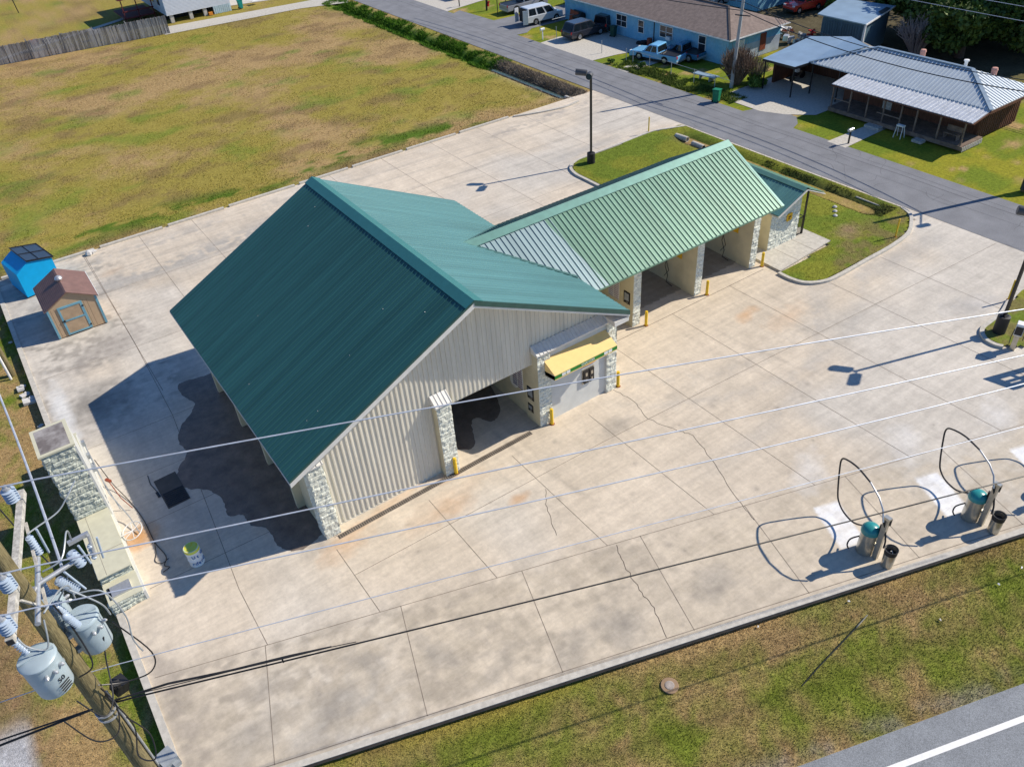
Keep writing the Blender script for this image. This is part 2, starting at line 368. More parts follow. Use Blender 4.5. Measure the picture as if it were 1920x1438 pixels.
def slabcol(x, y):
    base = np.array((.59, .51, .405)); n = np_(x, y); e = ep_(x, y)
    a = fbm(x, y, 7, 2, 5)[..., None]; b = fbm(x, y, 1.6, 12, 5)[..., None]
    col = base*(.88+.24*a)*(.93+.14*b)*np.ones(x.shape+(1,))
    cool = np.array((.52, .50, .46)); k = sst(.45, .65, fbm(x, y, 11, 31, 3))[..., None]; col = col*(1-.6*k) + cool*.6*k*(.9+.2*b)
    # panels have slightly different tones
    pi = np.floor((x+3)/4.55).astype(int); pj = np.floor((y-1)/6.1).astype(int)
    tone = _lat[(pi*7+3) % 256, (pj*11+5) % 256][..., None]; col = col*(.955+.09*tone)
    D = lambda m_, c_, k_: (m_[..., None] if m_.ndim == 2 else m_, np.array(c_), k_)
    st = []
    dk = (.30, .26, .215)
    mott = lambda sc, lo, hi, sd: sst(lo, hi, .42*fbm(x+.6*b[..., 0], y, sc, sd, 5)+.33*fbm(e*.35, n*1.6, sc*.5, sd+3, 5)+.25*vn(x, y, .28, sd+9))
    # front-left dirty strip
    s = sst(20.6, 19.6, n)*sst(16, 5, e)*mott(1.5, .46, .60, 71); st.append(D(s, (.28, .245, .205), .66)); s = sst(20.6, 19.6, n)*sst(18, 5, e)*mott(.55, .5, .7, 171); st.append(D(s, (.28, .25, .21), .5))
    s = sst(20.6, 19.6, n)*mott(2.2, .46, .62, 75); st.append(D(s, (.44, .38, .30), .6))
    # warm tan traffic zone of strip
    s = sst(20.4, 19.2, n)*(.5+.5*mott(5, .4, .6, 80)); st.append(D(s, (.56, .48, .36), .45))
    # around the sheds and west side
    s = sst(5.5, 3, x)*sst(36, 40, y)*mott(1.9, .46, .64, 85); st.append(D(s, (.29, .265, .23), .72))
    s = blob(x, y, -.6, 40.5, 2.6, 2.2, 0, .5, 1.5, 1); st.append(D(s, (.27, .25, .22), .8))
    s = blob(x, y, 1.2, 45.5, 3.0, 1.6, .5, .5, 1.5, 2); st.append(D(s, (.30, .27, .24), .7))
    # tyre lane along the back
    s = np.exp(-((y-52.5-.06*x)/1.3)**2)*sst(24, 18, x)*mott(2.2, .36, .56, 90); st.append(D(s, (.33, .32, .30), .75))
    s = np.exp(-((y-56.8)/1.0)**2)*mott(1.5, .45, .62, 91)*sst(40, 5, x); st.append(D(s, (.38, .36, .33), .5))
    s = np.exp(-((y-56.6+.06*np.abs(x-44))/.6)**2)*sst(33, 38, x)*mott(1.2, .35, .6, 93); st.append(D(s, (.30, .28, .26), .7))
    s = blob(x, y, 40, 48.6, 4.5, .8, 0, .4, 1.2, 4); st.append(D(s, (.36, .35, .33), .6))
    s = blob(x, y, 42.5, 22.6, 4.2, 1.1, 0, .4, 1.2, 6); st.append(D(s, (.37, .36, .34), .6))
    s = blob(x, y, 41.5, 17.0, 2.6, 1.0, -.3, .4, 1.2, 7); st.append(D(s, (.40, .39, .38), .55))
    s = np.exp(-((x+2.2)/.5)**2)*mott(1.2, .4, .6, 95)*sst(26, 22, y); st.append(D(s, (.30, .26, .22), .6))
    s = blob(x, y, -2.1, 40.6, .55, 4, 0, .3, 1, 8)*1.3; st.append(D(np.clip(s, 0, 1), (.68, .68, .66), .7))
    # orange rust stains
    for cx, cy, rx, ry, k in ((-1.2, 29.3, .9, 1.0, .9), (31.3, 24.4, 1.2, .5, .55), (33, 22.8, 2, .8, .25), (5.9, 23.3, 1.5, .8, .35), (10.6, 22.2, 1.1, .7, .3), (13.2, 20.9, .7, .3, .55), (11.3, 24.0, .8, .35, .5), (10.4, 22.6, 3, .8, .2), (-.6, 51.5, .8, .7, .4), (3.6, 54.6, 1, .5, .25), (8.0, 24.05, 4, .35, .3)):
        st.append(D(blob(x, y, cx, cy, rx, ry, .2, .45, .9, 9), (.52, .27, .10), k))
    # dark spots by the tunnel exit and hoses
    for cx, cy, rx, ry, k in ((19.6, 21.8, 1.3, .7, .5), (5.0, 24.0, 1.0, .6, .6), (23.2, 21.5, 1.2, .6, .3), (16.6, 12.6, 1.4, .8, .5), (12.3, 13.2, 1.0, 1.2, .5), (10.2, 13.6, 1.4, .7, .4), (2.2, 16.6, 2.2, .9, .5), (3.9, 17.6, .5, 1.5, .55), (-.4, 17.6, 1.3, .9, .5), (-1.2, 15.8, .9, 1.2, .45), (6.2, 16.4, .7, 1.2, .5), (.4, 19.0, 1.0, .6, .35), (7.6, 14.6, 1.0, .5, .4)):
        st.append(D(blob(x, y, cx, cy, rx, ry, .3, .5, .8, 12), (.24, .225, .205), k))
    # long tyre arcs
    for r0, cx, cy, wd in ((11.5, 30, 32.5, .5), (13.4, 30, 32.5, .4), (18, 22, 35, .5)):
        rr = np.sqrt((x-cx)**2+(y-cy)**2); s = np.exp(-((rr-r0)/wd)**2)*sst(31, 25, y)*mott(2, .3, .6, 97)*sst(18, 24, x); st.append(D(s, (.40, .38, .35), .35))
    for off, kk in ((-2.0, .20), (-3.7, .24), (1.8, .14), (3.5, .14)):
        s = np.exp(-((n-(19.0+off)+.35*np.sin(e*.11))/.16)**2)*mott(1.2, .32, .6, 301)*sst(-6, 2, e); st.append(D(s, (.27, .24, .21), kk))
    for bx in (13.9, 28.1, 33.0):
        for tw in (-.8, .8):
            cx_ = bx+tw+.18*np.maximum(24.5-y, 0)**1.5*.35; s = np.exp(-((x-cx_)/.15)**2)*sst(27.5, 24, y)*sst(17.5, 20.5, y)*mott(1, .3, .6, 305); st.append(D(s, (.30, .27, .23), .30))
    for lane in (50.2, 51.9, 54.4, 56.1): s = np.exp(-((y-lane-.5*np.sin(x*.12))/.17)**2)*mott(1.4, .3, .6, 311); st.append(D(s, (.29, .275, .25), .28))
    for lane in (-.6, 1.0): s = np.exp(-((x-lane-.3*np.sin(y*.3))/.16)**2)*sst(24, 30, y)*mott(1.4, .3, .6, 315); st.append(D(s, (.29, .27, .24), .25))
    rg3 = np.random.RandomState(12)
    for _ in range(90):
        ex, nx_ = rg3.uniform(-5, 36), rg3.uniform(15.6, 27); xx0, yy0 = from_en(ex, nx_)
        st.append(D(np.exp(-(((x-xx0)**2+(y-yy0)**2)/rg3.uniform(.05, .16)**2)), (.2, .18, .16), rg3.uniform(.15, .5)))
    for m_, c_, k_ in st: col = col*(1-m_*k_) + c_*m_*k_*(.85+.3*b)
    # bright painted/cleaned rectangles behind each vacuum
    for k in range(3):
        ce, cn = ep_(22.55, 11.45)+k*4.95+.0, np_(22.55, 11.45)
        de, dn = e-ce, n-cn; m_ = sst(.62, .52, np.abs(de-.10*dn)+.05*(b[..., 0]-.5))*sst(1.2, 1.05, np.abs(dn+.1*(b[..., 0]-.5))); m_ = (m_*(.75+.3*mott(.6, .3, .6, 33)))[..., None]
        col = col*(1-m_*.85) + np.array((.80, .81, .82))*m_*.85
        m2 = (blob(x, y, *from_en(ce+.6, cn+3.0), 1.6, .9, .6, .5, .9, 20+k))[..., None]; col = col*(1-.5*m2) + np.array((.66, .65, .63))*.5*m2
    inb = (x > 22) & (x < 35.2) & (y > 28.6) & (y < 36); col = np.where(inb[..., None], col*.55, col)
    return np.clip(col, 0, .9)
st_ = .11
sx = np.arange(-2.8, 70, st_*1.0); ty = np.linspace(0, 1, 470)
SX, T = np.meshgrid(sx, ty)
y0 = (FRONT+.02 - NX*SX)/NY; y1 = np.where(SX < 48.68, 58.75, 26.0)
yo = np.where(SX > 48.68, (FRONT+.02-NX*SX)/NY, y0); 
sel = sx <= 48.7
SXs, Ts = SX[:, sel], T[:, sel]; Y0 = y0[:, sel]; SY = Y0 + (58.75-Y0)*Ts
SZ = np.where((SXs > 36.6) & (SXs < 48.2) & (SY > 29.5) & (SY < 46.2), -1.2, 0.0); SZ = np.where((SXs > 42.0) & (SXs < 47.6) & (SY > 24.9) & (SY < 46.2), -1.2, SZ)
def wetpatch(outline, seed):
    rg_ = random.Random(seed); P2 = [Vector(p) for p in outline]; out = []; n_ = len(P2)
    for i in range(n_):
        a, b_, c, d = P2[i-1], P2[i], P2[(i+1) % n_], P2[(i+2) % n_]
        for t in np.linspace(0, 1, 7, endpoint=False):
            p = .5*((2*b_)+(-a+c)*t+(2*a-5*b_+4*c-d)*t*t+(-a+3*b_-3*c+d)*t**3); out.append((p.x+rg_.uniform(-.035, .035), p.y+rg_.uniform(-.035, .035), .006))
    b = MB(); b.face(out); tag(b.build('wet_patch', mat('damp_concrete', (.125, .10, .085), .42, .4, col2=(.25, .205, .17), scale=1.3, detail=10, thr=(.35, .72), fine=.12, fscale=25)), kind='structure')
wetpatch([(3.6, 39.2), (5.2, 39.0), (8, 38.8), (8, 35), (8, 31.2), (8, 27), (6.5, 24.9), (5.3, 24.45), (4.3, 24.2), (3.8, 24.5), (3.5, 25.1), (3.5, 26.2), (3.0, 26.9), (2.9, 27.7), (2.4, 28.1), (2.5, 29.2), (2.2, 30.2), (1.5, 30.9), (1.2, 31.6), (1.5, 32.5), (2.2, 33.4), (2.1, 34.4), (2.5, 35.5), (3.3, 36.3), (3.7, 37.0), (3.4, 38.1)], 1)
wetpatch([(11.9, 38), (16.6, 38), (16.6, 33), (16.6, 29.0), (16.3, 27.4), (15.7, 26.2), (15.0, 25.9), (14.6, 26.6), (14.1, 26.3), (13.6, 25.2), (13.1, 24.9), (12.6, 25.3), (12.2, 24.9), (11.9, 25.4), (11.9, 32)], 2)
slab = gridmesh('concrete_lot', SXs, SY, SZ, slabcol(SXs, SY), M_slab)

# joints and cracks on the slab, 4 mm proud
jb = MB()
def strip(pts, wd, z=.004, mi=0, b=None):
    b = b or jb
    for (x0, y0_), (x1, y1_) in zip(pts[:-1], pts[1:]):
        d = Vector((x1-x0, y1_-y0_)); 
        if d.length < 1e-6: continue
        d.normalize(); nx, ny = -d.y*wd/2, d.x*wd/2
        b.face([(x0-nx, y0_-ny, z), (x1-nx, y1_-ny, z), (x1+nx, y1_+ny, z), (x0+nx, y0_+ny, z)][::1], mi)
J = .026
NJ = 20.1
def yj(x): return (NJ - NX*x)/NY
for xx in (5.4, 9.9, 14.4, 19.0, 23.6, 28.2, 32.8, 37.4, 42.0): 
    strip([(xx, yj(xx)), (xx, 23.3 if xx < 21.5 else 27.0 if xx < 37 else 23.4)], J)
strip([(1.3, yj(1.3)), (1.35, 23.9), (2.5, 36.8), (2.7, 45), (2.8, 58.6)], J)
for xx in (2.7, 10.4, 21.5, 26.2, 30.9, 35.6, 40.2): strip([(xx, 47.6 if xx > 36 else 36.0 if xx > 20 else 39.2), (xx, 58.6)], J)
for xx in (6.6,): strip([(xx, 39), (xx, 58.6)], J)
strip([(-2.6, 44.6), (3.7, 44.4), (20, 44.3), (36, 44.2)], J); strip([(-2.6, 52.0), (20, 51.8), (48, 51.6)], J)
strip([(-2.6, 36.9), (4.4, 36.7)], J); strip([(-1.6, 33.2), (4.4, 33.0)], J*.8); strip([(-1.6, 29.9), (4.4, 29.8)], J); strip([(-1.6, 26.2), (4.4, 26.0)], J)
strip([(-2.6, yj(-2.6)), (5.4, yj(5.4)), (24, yj(24)), (38.5, yj(38.5))], J)
strip([(5.4, 21.6), (18.2, 21.35), (30, 20.8), (42, 20.2), (48.5, 19.9)], J)
for k, ee in enumerate((-5.2, 0.0, 4.95, 10.1, 14.9, 19.8, 24.7, 29.6)):
    strip([from_en(ee, NJ), from_en(ee, FRONT+.25)], J)
strip([from_en(-8, FRONT+.28), from_en(34, FRONT+.28)], .03)
strip([(5.6, 23.95), (17.3, 24.18), (17.3, 24.7)], .04)
for xx in (22.5,): strip([(xx, 27.05), (35.7, 27.0)], .04)
strip([(37.4, 28), (41.3, 26.4)], .02)
for cr, wd in (([(21.21, 24.01), (21.42, 22.64), (21.02, 21.25), (21.49, 19.73), (21.88, 19.07), (21.22, 17.08), (20.32, 14.69), (20.07, 13.74)], .022),
           ([(14.68, 16.27), (14.25, 15.29), (13.97, 14.04), (13.79, 13.09), (13.29, 11.86)], .024), ([(14.3, 20.6), (13.6, 19.5), (13.1, 18.2)], .02)):
    pts = []
    for (a, b_), (c, d) in zip(cr[:-1], cr[1:]):
        for t in np.linspace(0, 1, 7)[:-1]: pts.append((a+(c-a)*t+random.uniform(-.06, .06), b_+(d-b_)*t))
    strip(pts+[cr[-1]], wd, .005, 1)
jo = jb.build('expansion_joints', [M_joint, M_crack]); tag(jo, kind='structure')

# kerbs ------------------------------------------------------------
def kerb(name, pts, wd=.22, z0=-.5, z1=.14, m=M_kerb, rnd=True):
    b = MB(); P2 = [Vector(p) for p in pts]; n = len(P2); inn = []; out = []
    for i, p in enumerate(P2):
        d = (P2[min(i+1, n-1)] - P2[max(i-1, 0)]).normalized(); nn = Vector((-d.y, d.x)); inn.append(p-nn*wd/2); out.append(p+nn*wd/2)
    for i in range(n-1):
        for (a, c, ma) in ((inn, out, 0),):
            q = [inn[i], inn[i+1], out[i+1], out[i]]; s = .03
            vs = [(v.x, v.y, z0) for v in q] + [(v.x, v.y, z1) for v in q]
            b.poly(vs, [(4, 5, 6, 7), (0, 1, 5, 4), (1, 2, 6, 5), (2, 3, 7, 6), (3, 0, 4, 7)])
    o = b.build(name, m); tag(o, kind='structure'); return o
def arc(pts, n=6):
    # Catmull-Rom smoothing
    P2 = [Vector(p) for p in pts]; out = []
    for i in range(len(P2)-1):
        a, b_, c, d = P2[max(i-1, 0)], P2[i], P2[i+1], P2[min(i+2, len(P2)-1)]
        for t in np.linspace(0, 1, n, endpoint=False):
            out.append(.5*((2*b_)+(-a+c)*t+(2*a-5*b_+4*c-d)*t*t+(-a+3*b_-3*c+d)*t**3))
    return out + [P2[-1]]
xs = [-2.6, .6, 3.8, 8.6, 13.2, 18.9, 23.5, 28.5, 33.7, 39.2]
for i in range(len(xs)-1):
    kerb('kerb', [(xs[i]+.15, 58.72), (xs[i+1]-.28, 58.66)])
kerb('kerb', arc([(39.4, 58.5), (41.5, 57.7), (44.0, 57.15), (45.8, 57.35)]), z1=.12)
kerb('kerb', [(-2.92, 15.9), (-2.92, 25.6)], wd=.26, z1=.05)
kerb('kerb', [(-2.92, 37.0), (-2.92, 59.2)], wd=.26, z1=.05)
kerb('kerb', [(-2.92, 25.6), (-2.92, 37.0)], wd=.26, z1=.02)
kerb('kerb', [from_en(-8.2, FRONT), from_en(38, FRONT)], wd=.24, z0=-.6, z1=.03)

b = MB(); strip([from_en(-8.2, FRONT-.165), from_en(38, FRONT-.165)], .10, .0, 0, b); tag(b.build('kerb_shade_strip', mat('painted_kerb_shade', (.025, .022, .02), .9, var=.3)), kind='structure')  # black strip paints the shade line along the front kerb face
# islands ------------------------------------------------------------
def island(name, outline, z, colf, holes=None, step=.22, zf=None):
    P2 = outline; xs_ = [p[0] for p in P2]; ys_ = [p[1] for p in P2]
    b = MB(); c, r = None, None
    gx_ = np.arange(min(xs_), max(xs_)+step, step); gy_ = np.arange(min(ys_), max(ys_)+step, step)
    GX, GY = np.meshgrid(gx_, gy_); ok = inpoly(GX, GY, P2)
    idx = -np.ones(GX.shape, int); vs = []; fs = []
    cell = ok[:-1, :-1] & ok[1:, :-1] & ok[:-1, 1:] & ok[1:, 1:]
    for j in range(cell.shape[0]):
        for i in range(cell.shape[1]):
            if cell[j, i]:
                q = []
                for jj, ii in ((j, i), (j, i+1), (j+1, i+1), (j+1, i)):
                    if idx[jj, ii] < 0: idx[jj, ii] = len(vs); vs.append((GX[jj, ii], GY[jj, ii]))
                    q.append(idx[jj, ii])
                fs.append(q)
    V = np.array(vs); zz = np.full(len(V), z) if zf is None else zf(V[:, 0], V[:, 1])
    me = bpy.data.meshes.new(name); me.from_pydata([(a[0], a[1], h) for a, h in zip(V, zz)], [], fs)
    me.polygons.foreach_set('use_smooth', [True]*len(fs)); me.materials.append(M_ground)
    setcol(me, colf(V[:, 0], V[:, 1])); o = bpy.data.objects.new(name, me); COL.objects.link(o); o['kind'] = 'structure'; return o
isl = [(35.95, 26.05), (35.95, 25.2), (36.2, 24.4), (36.9, 23.85), (38, 23.6), (40.9, 23.65), (43.5, 23.7), (45.6, 24.0), (47.0, 24.7), (47.9, 25.4), (48.35, 26.3), (48.45, 30), (48.45, 40), (48.4, 46.4), (47.2, 46.9), (45.4, 47.5), (42, 47.35), (38.5, 47.3), (37.2, 47.1), (36.3, 46.5), (35.85, 45.4), (35.8, 43.8), (35.8, 37.6)]
outl = [(p.x, p.y) for p in arc(isl, 5)] + [(35.8, 36.0), (41.2, 34.2), (41.2, 26.5), (38.6, 26.2)]
def icol(x, y):
    a = fbm(x, y, 2.4, 201, 5)[..., None]; b = fbm(x, y, 1.0, 205, 4)[..., None]
    c = np.array((.21, .225, .03))*(1-sst(.45, .62, a)) + np.array((.15, .20, .025))*sst(.45, .62, a)
    t = (sst(.42, .6, b[..., 0])*sst(27.5, 25.5, y)*sst(38, 39.5, x))[..., None]*.6; c = c*(1-t) + np.array((.22, .15, .08))*t
    t = (blob(x, y, 43.2, 26.6, 1.6, .9, 0, .4, .8, 3))[..., None]*.8; c = c*(1-t)+np.array((.30, .20, .13))*t
    d = np.exp(-((x-47.2)/.75)**2)*sst(26, 27.5, y)*(1-sst(33.5, 36, y)) ; d = d[..., None]*.85; c = c*(1-d)+np.array((.07, .08, .03))*d
    d = np.exp(-((x-46.5)/.8)**2)*sst(41.5, 42.5, y)*(1-sst(45.2, 46, y)); d = d[..., None]*.8; c = c*(1-d)+np.array((.10, .08, .05))*d
    return c
def izf(x, y):
    return .11 - .5*np.exp(-((x-46.8)/.8)**2)*sst(26.2, 28, y)*(1-sst(44.4, 46, y)) + .03*(fbm(x, y, 1.2, 5)-.5)
island('lawn_island', outl, .1, icol, zf=izf)
kerb('kerb', arc(isl[:11], 6), z1=.14)
kerb('kerb', arc(isl[13:], 6), z1=.14)
isr = [(44.5, 16.2), (42.9, 15.95), (41.6, 15.6), (40.4, 15.5), (39.4, 15.4), (38.75, 14.9), (38.6, 14.3), (38.75, 13.9)]
outr = [(p.x, p.y) for p in arc(isr, 6)] + [(39.3, 13.2), (41.5, 12.6), (46, 11.0), (47, 16)]
island('lawn_island', outr, .1, icol, zf=lambda x, y: np.full(x.shape, .11))
kerb('kerb', arc(isr, 6), z1=.14)
# sidewalk by the annex
b = MB(); b.prism([(36.15, 26.1), (41.3, 26.5), (41.3, 28.9), (37.2, 28.9), (36.2, 28.2)], -.1, .125); so_ = b.build('sidewalk', M_kerb); tag(so_, kind='structure')
b = MB(); strip([(37.9, 26.25), (37.9, 28.9)], .025, .13, 0, b); strip([(39.6, 26.35), (39.6, 28.9)], .025, .13, 0, b); tag(b.build('sidewalk_joints', M_joint), kind='structure')
# roads
b = MB(); b.face([(48.7, -200, .004), (54.3, -200, .004), (54.3, 600, .004), (48.7, 600, .004)])
# aprons across the street
for poly in ([(54.2, 79.0), (54.2, 92.5), (55.6, 93.2), (55.9, 86), (75, 84.5), (75, 79.2), (57, 79.8), (55.6, 78.8)], [(54.25, 40.2), (54.25, 45.6), (55.6, 45.2), (56.6, 44.0), (56.4, 41.6), (55.3, 40.6)]):
    b.face([(x, y, .002) for x, y in poly][::1])
tag(b.build('side_street', M_road), kind='structure')
b = MB()
for xx, w_ in ((52.75, .05), (53.3, .03), (51.5, .02)):
    pts = [(xx+.05*math.sin(y*.7)+random.uniform(-.02, .02), y) for y in np.arange(-10, 130, 1.5)]; strip(pts, w_, .008, 0, b)
for _ in range(26):
    x0 = random.uniform(48.9, 53.5); y0_ = random.uniform(5, 60); pts = [(x0, y0_)]
    an = random.choice((0, 1.5))+random.uniform(-.4, .4)
    for k in range(random.randint(4, 9)): 
        an += random.uniform(-.5, .5); pts.append((min(max(pts[-1][0]+.35*math.cos(an), 48.8), 54.2), pts[-1][1]+.35*math.sin(an)))
    strip(pts, .018, .008, 0, b)
tag(b.build('road_cracks', M_tar), kind='structure')
b = MB(); b.face([(*from_en(-200, 9.72), -.012), (*from_en(-200, 1), -.012), (*from_en(300, 1), -.012), (*from_en(300, 9.72), -.012)][::1])
b.face([(*from_en(-200, 1), -.012), (*from_en(-200, -6), -.012), (*from_en(300, -6), -.012), (*from_en(300, 1), -.012)])
hw = b.build('highway', M_hw); tag(hw, kind='structure')
b = MB(); strip([from_en(-100, 8.72), from_en(300, 8.72)], .19, -.006, 0, b); tag(b.build('highway_edge_line', M_paint_w), kind='structure')
b = MB()
for poly, in (([(24.2, 112.6), (41.7, 110.9), (47.6, 108.6), (48.6, 110.5), (48.6, 113.5), (43, 114.2), (25.2, 116.5)],),
              ([(54.25, 65.6), (54.3, 74.5), (57, 74.8), (62.0, 73), (62, 64), (57, 65.3)],), ([(55.3, 44.6), (55.4, 48.2), (57.0, 49.5), (62, 49.6), (66, 49.5), (66, 41.3), (61, 40.8), (57.8, 40.8), (56.2, 42.6)],),
              ([(54.0, 35.0), (54.0, 36.7), (59.5, 36.6), (59.5, 35.2)],), ([(54.2, 60.3), (54.2, 61.8), (61.9, 61.8), (61.9, 60.3)],),
              ([(54.3, 94.0), (54.3, 102.5), (60, 103), (70, 102), (70, 95), (60, 95)],), ([(30, 122), (42, 118.5), (48, 130), (40, 140), (32, 130)],)):
    b.face([(x, y, .006) for x, y in poly])
tag(b.build('driveways', M_kerb), kind='structure')
b = MB(); strip([(5, 117.5), (12, 121), (22, 125.5), (26, 129)], 1.0, .01, 0, b); strip([(5, 117.5), (-10, 116)], .9, .01, 0, b); tag(b.build('garden_path', M_kerb), kind='structure')
# paint scale: water in ditches
b = MB(); b.face([(46.0, 59.5, -.45), (46.5, 59.5, -.45), (46.5, 72, -.45), (46.0, 72, -.45)]); b.face([(46.45, 29.5, -.3), (47.2, 29.5, -.3), (47.2, 44, -.3), (46.45, 44, -.3)]); tag(b.build('ditch_water', M_skin), kind='structure')

# ------------------------------------------------------------------ grass blades (stuff)
def blades(name, n, samp, hgt, wid, label, colf, zf, seed=1):
    rg = np.random.RandomState(seed); x, y = samp(rg, n); n = len(x)
    a = rg.rand(n)*2*np.pi; h = hgt*(.5+rg.rand(n)); wd = wid*(.6+.8*rg.rand(n)); lx, ly = rg.randn(n)*h*.6, rg.randn(n)*h*.6; z = zf(x, y)-.01
    V = np.zeros((n, 3, 3)); dx, dy = np.cos(a)*wd, np.sin(a)*wd
    V[:, 0] = np.stack([x-dx, y-dy, z], -1); V[:, 1] = np.stack([x+dx, y+dy, z], -1); V[:, 2] = np.stack([x+lx, y+ly, z+h], -1)
    col = colf(x, y)*(.7+.75*rg.rand(n))[:, None]; o = trimesh(name, V.reshape(-1, 3), mat('blade', (0, 0, 0), .9, .1, attr='Col', var=.05), np.repeat(np.clip(col, 0, .8), 3, 0))
    tag(o, label, 'grass', kind='stuff'); return o
def s_verge(rg, n):
    e = rg.rand(n)*44-9; q = 9.75+rg.rand(n)*5.15; x, y = from_en(e, q); return x, y
blades('grass', 170000, s_verge, .055, .012, 'patchy green and brown grass of the verge beside the highway', grasscol, gz, 2)
def s_left(rg, n):
    x = -8.5+rg.rand(n)*5.4; y = 12+rg.rand(n)*48; k = np_(x, y) > 10; k &= ~((x < -6.9) & (y < 24)); return x[k], y[k]
blades('grass', 70000, s_left, .06, .014, 'rough grass strip below the west edge of the concrete lot', grasscol, gz, 3)
def s_field(rg, n):
    y = 59.0+(rg.rand(n)**1.3)*54; x = -12+rg.rand(n)*58; k = fbm(x, y, 1.5, 44, 4) > .36+.1*rg.rand(n); return x[k], y[k]
blades('grass', 150000, s_field, .07, .028, 'broad yellowing grass field behind the car wash lot', grasscol, gz, 4)
def s_isl(rg, n):
    x = 35.8+rg.rand(n)*12.6; y = 23.6+rg.rand(n)*23.5; k = inpoly(x, y, outl); return x[k], y[k]
blades('grass', 50000, s_isl, .05, .014, 'mown grass of the kerbed island around the lamp and annex', icol, izf, 5)
# ditch growth
def s_d1(rg, n):
    x, y = 44.7+rg.rand(n)*3.7, 71.5+rg.rand(n)*40; k = fbm(x, y, 1.1, 144, 4) > .30+.22*rg.rand(n)+.12*np.abs(x-46.6)/1.8; return x[k], y[k]
blades('reeds', 42000, s_d1, .22, .035, 'bright green weeds filling the roadside ditch by the field', lambda x, y: np.array((.075, .16, .015))*(.6+.9*fbm(x, y, 1.2, 3)[:, None]), gz, 6)
def s_d2(rg, n): return 45.7+rg.rand(n)*2.3, 58.5+rg.rand(n)*14
blades('reeds', 22000, s_d2, .2, .028, 'grey brown dead weeds in the ditch by the driveway', lambda x, y: np.array((.26, .215, .165))*(.5+.9*fbm(x, y, .8, 3)[:, None]), gz, 7)
def s_d3(rg, n):
    x, y = 46.2+rg.rand(n)*1.8, 26.4+rg.rand(n)*11; k = fbm(x, y, 1.0, 151, 4) > .34+.25*rg.rand(n); return x[k], y[k]
blades('reeds', 9000, s_d3, .07, .03, 'dark leafy growth in the ditch behind the annex', lambda x, y: np.array((.075, .08, .03))*(.5+1.*fbm(x, y, .8, 3)[:, None]), izf, 8)
def s_d4(rg, n):
    x = 54.5+rg.rand(n)*2.4; y = 47.5+rg.rand(n)*15.5; k = fbm(x, y, .9, 148, 4) > .36+.2*rg.rand(n); return x[k], y[k]
blades('reeds', 22000, s_d4, .2, .03, 'overgrown weeds along the wire fence across the street', lambda x, y: np.array((.11, .15, .03))*(.5+1.*fbm(x, y, .9, 3)[:, None]), gz, 9)

# ================================================================== car wash building
def text_mesh(name, s, size, m, parent, loc, rx, rz, ext=.004):
    cu = bpy.data.curves.new(name, 'FONT'); cu.body = s; cu.size = size; cu.extrude = ext; cu.align_x = 'CENTER'; cu.align_y = 'CENTER'
    t = bpy.data.objects.new(name, cu); COL.objects.link(t); dg = bpy.context.evaluated_depsgraph_get()
    me = bpy.data.meshes.new_from_object(t.evaluated_get(dg)); bpy.data.objects.remove(t)
    me.materials.clear(); me.materials.append(m); o = bpy.data.objects.new(name, me); COL.objects.link(o)
    o.parent = parent; o.location = Vector(loc) - (parent_abs(parent) if parent else Vector()); o.rotation_euler = (rx, 0, rz); return o
from mathutils import noise as mn
def rough(b, p0, du, dv, nrm, amp=.035, res=.055, course=.2, blk=.4, mi=0):
    """a split-face masonry face: origin p0, edges du, dv (vertical), outward normal nrm"""
    p0, du, dv, nrm = map(Vector, (p0, du, dv, nrm)); nu = max(2, int(du.length/res)); nv = max(2, int(dv.length/res)); vs = []
    for j in range(nv+1):
        for i in range(nu+1):
            p = p0 + du*(i/nu) + dv*(j/nv); h = p.z/course; row = math.floor(h+1e-4); fh = h-row
            uu = (du.normalized().dot(p))/blk + .5*(row % 2); fu = uu-math.floor(uu)
            edge = min(fh, 1-fh)*course < .02
            q = p*7.0; a = mn.noise(q)*.6 + mn.noise(q*2.3)*.4
            hh = mn.noise(Vector((row*7.31+.5, math.floor(uu)*3.77+.5, p0.x+p0.y)))*1.5; k = (-.35 if edge else .35+hh)+1.0*a
            if i in (0, nu) or j in (0, nv): k = min(k, .1)
            vs.append(p + nrm*amp*k)
    b.poly(vs, [(j*(nu+1)+i, j*(nu+1)+i+1, (j+1)*(nu+1)+i+1, (j+1)*(nu+1)+i) for j in range(nv) for i in range(nu)], mi)
def rbox(name, x0, x1, y0, y1, z0, z1, parent, faces='FLR', m=None, side=None, topz=True, amp=.035):
    """masonry pillar; F=-Y face, B=+Y, L=-X, R=+X rough, others smooth"""
    b = MB(); g = .0
    dz = (0, 0, z1-z0)
    if 'F' in faces: rough(b, (x0, y0, z0), (x1-x0, 0, 0), dz, (0, -1, 0), amp)
    else: b.face([(x0, y0, z0), (x1, y0, z0), (x1, y0, z1), (x0, y0, z1)], 1)
    if 'R' in faces: rough(b, (x1, y0, z0), (0, y1-y0, 0), dz, (1, 0, 0), amp)
    else: b.face([(x1, y0, z0), (x1, y1, z0), (x1, y1, z1), (x1, y0, z1)], 1)
    if 'L' in faces: rough(b, (x0, y1, z0), (0, y0-y1, 0), dz, (-1, 0, 0), amp)
    else: b.face([(x0, y1, z0), (x0, y0, z0), (x0, y0, z1), (x0, y1, z1)], 1)
    b.face([(x1, y1, z0), (x0, y1, z0), (x0, y1, z1), (x1, y1, z1)], 1)
    b.face([(x0, y0, z1), (x1, y0, z1), (x1, y1, z1), (x0, y1, z1)], 1)
    return b.build(name, [m or M_split, side or M_creamw], parent)
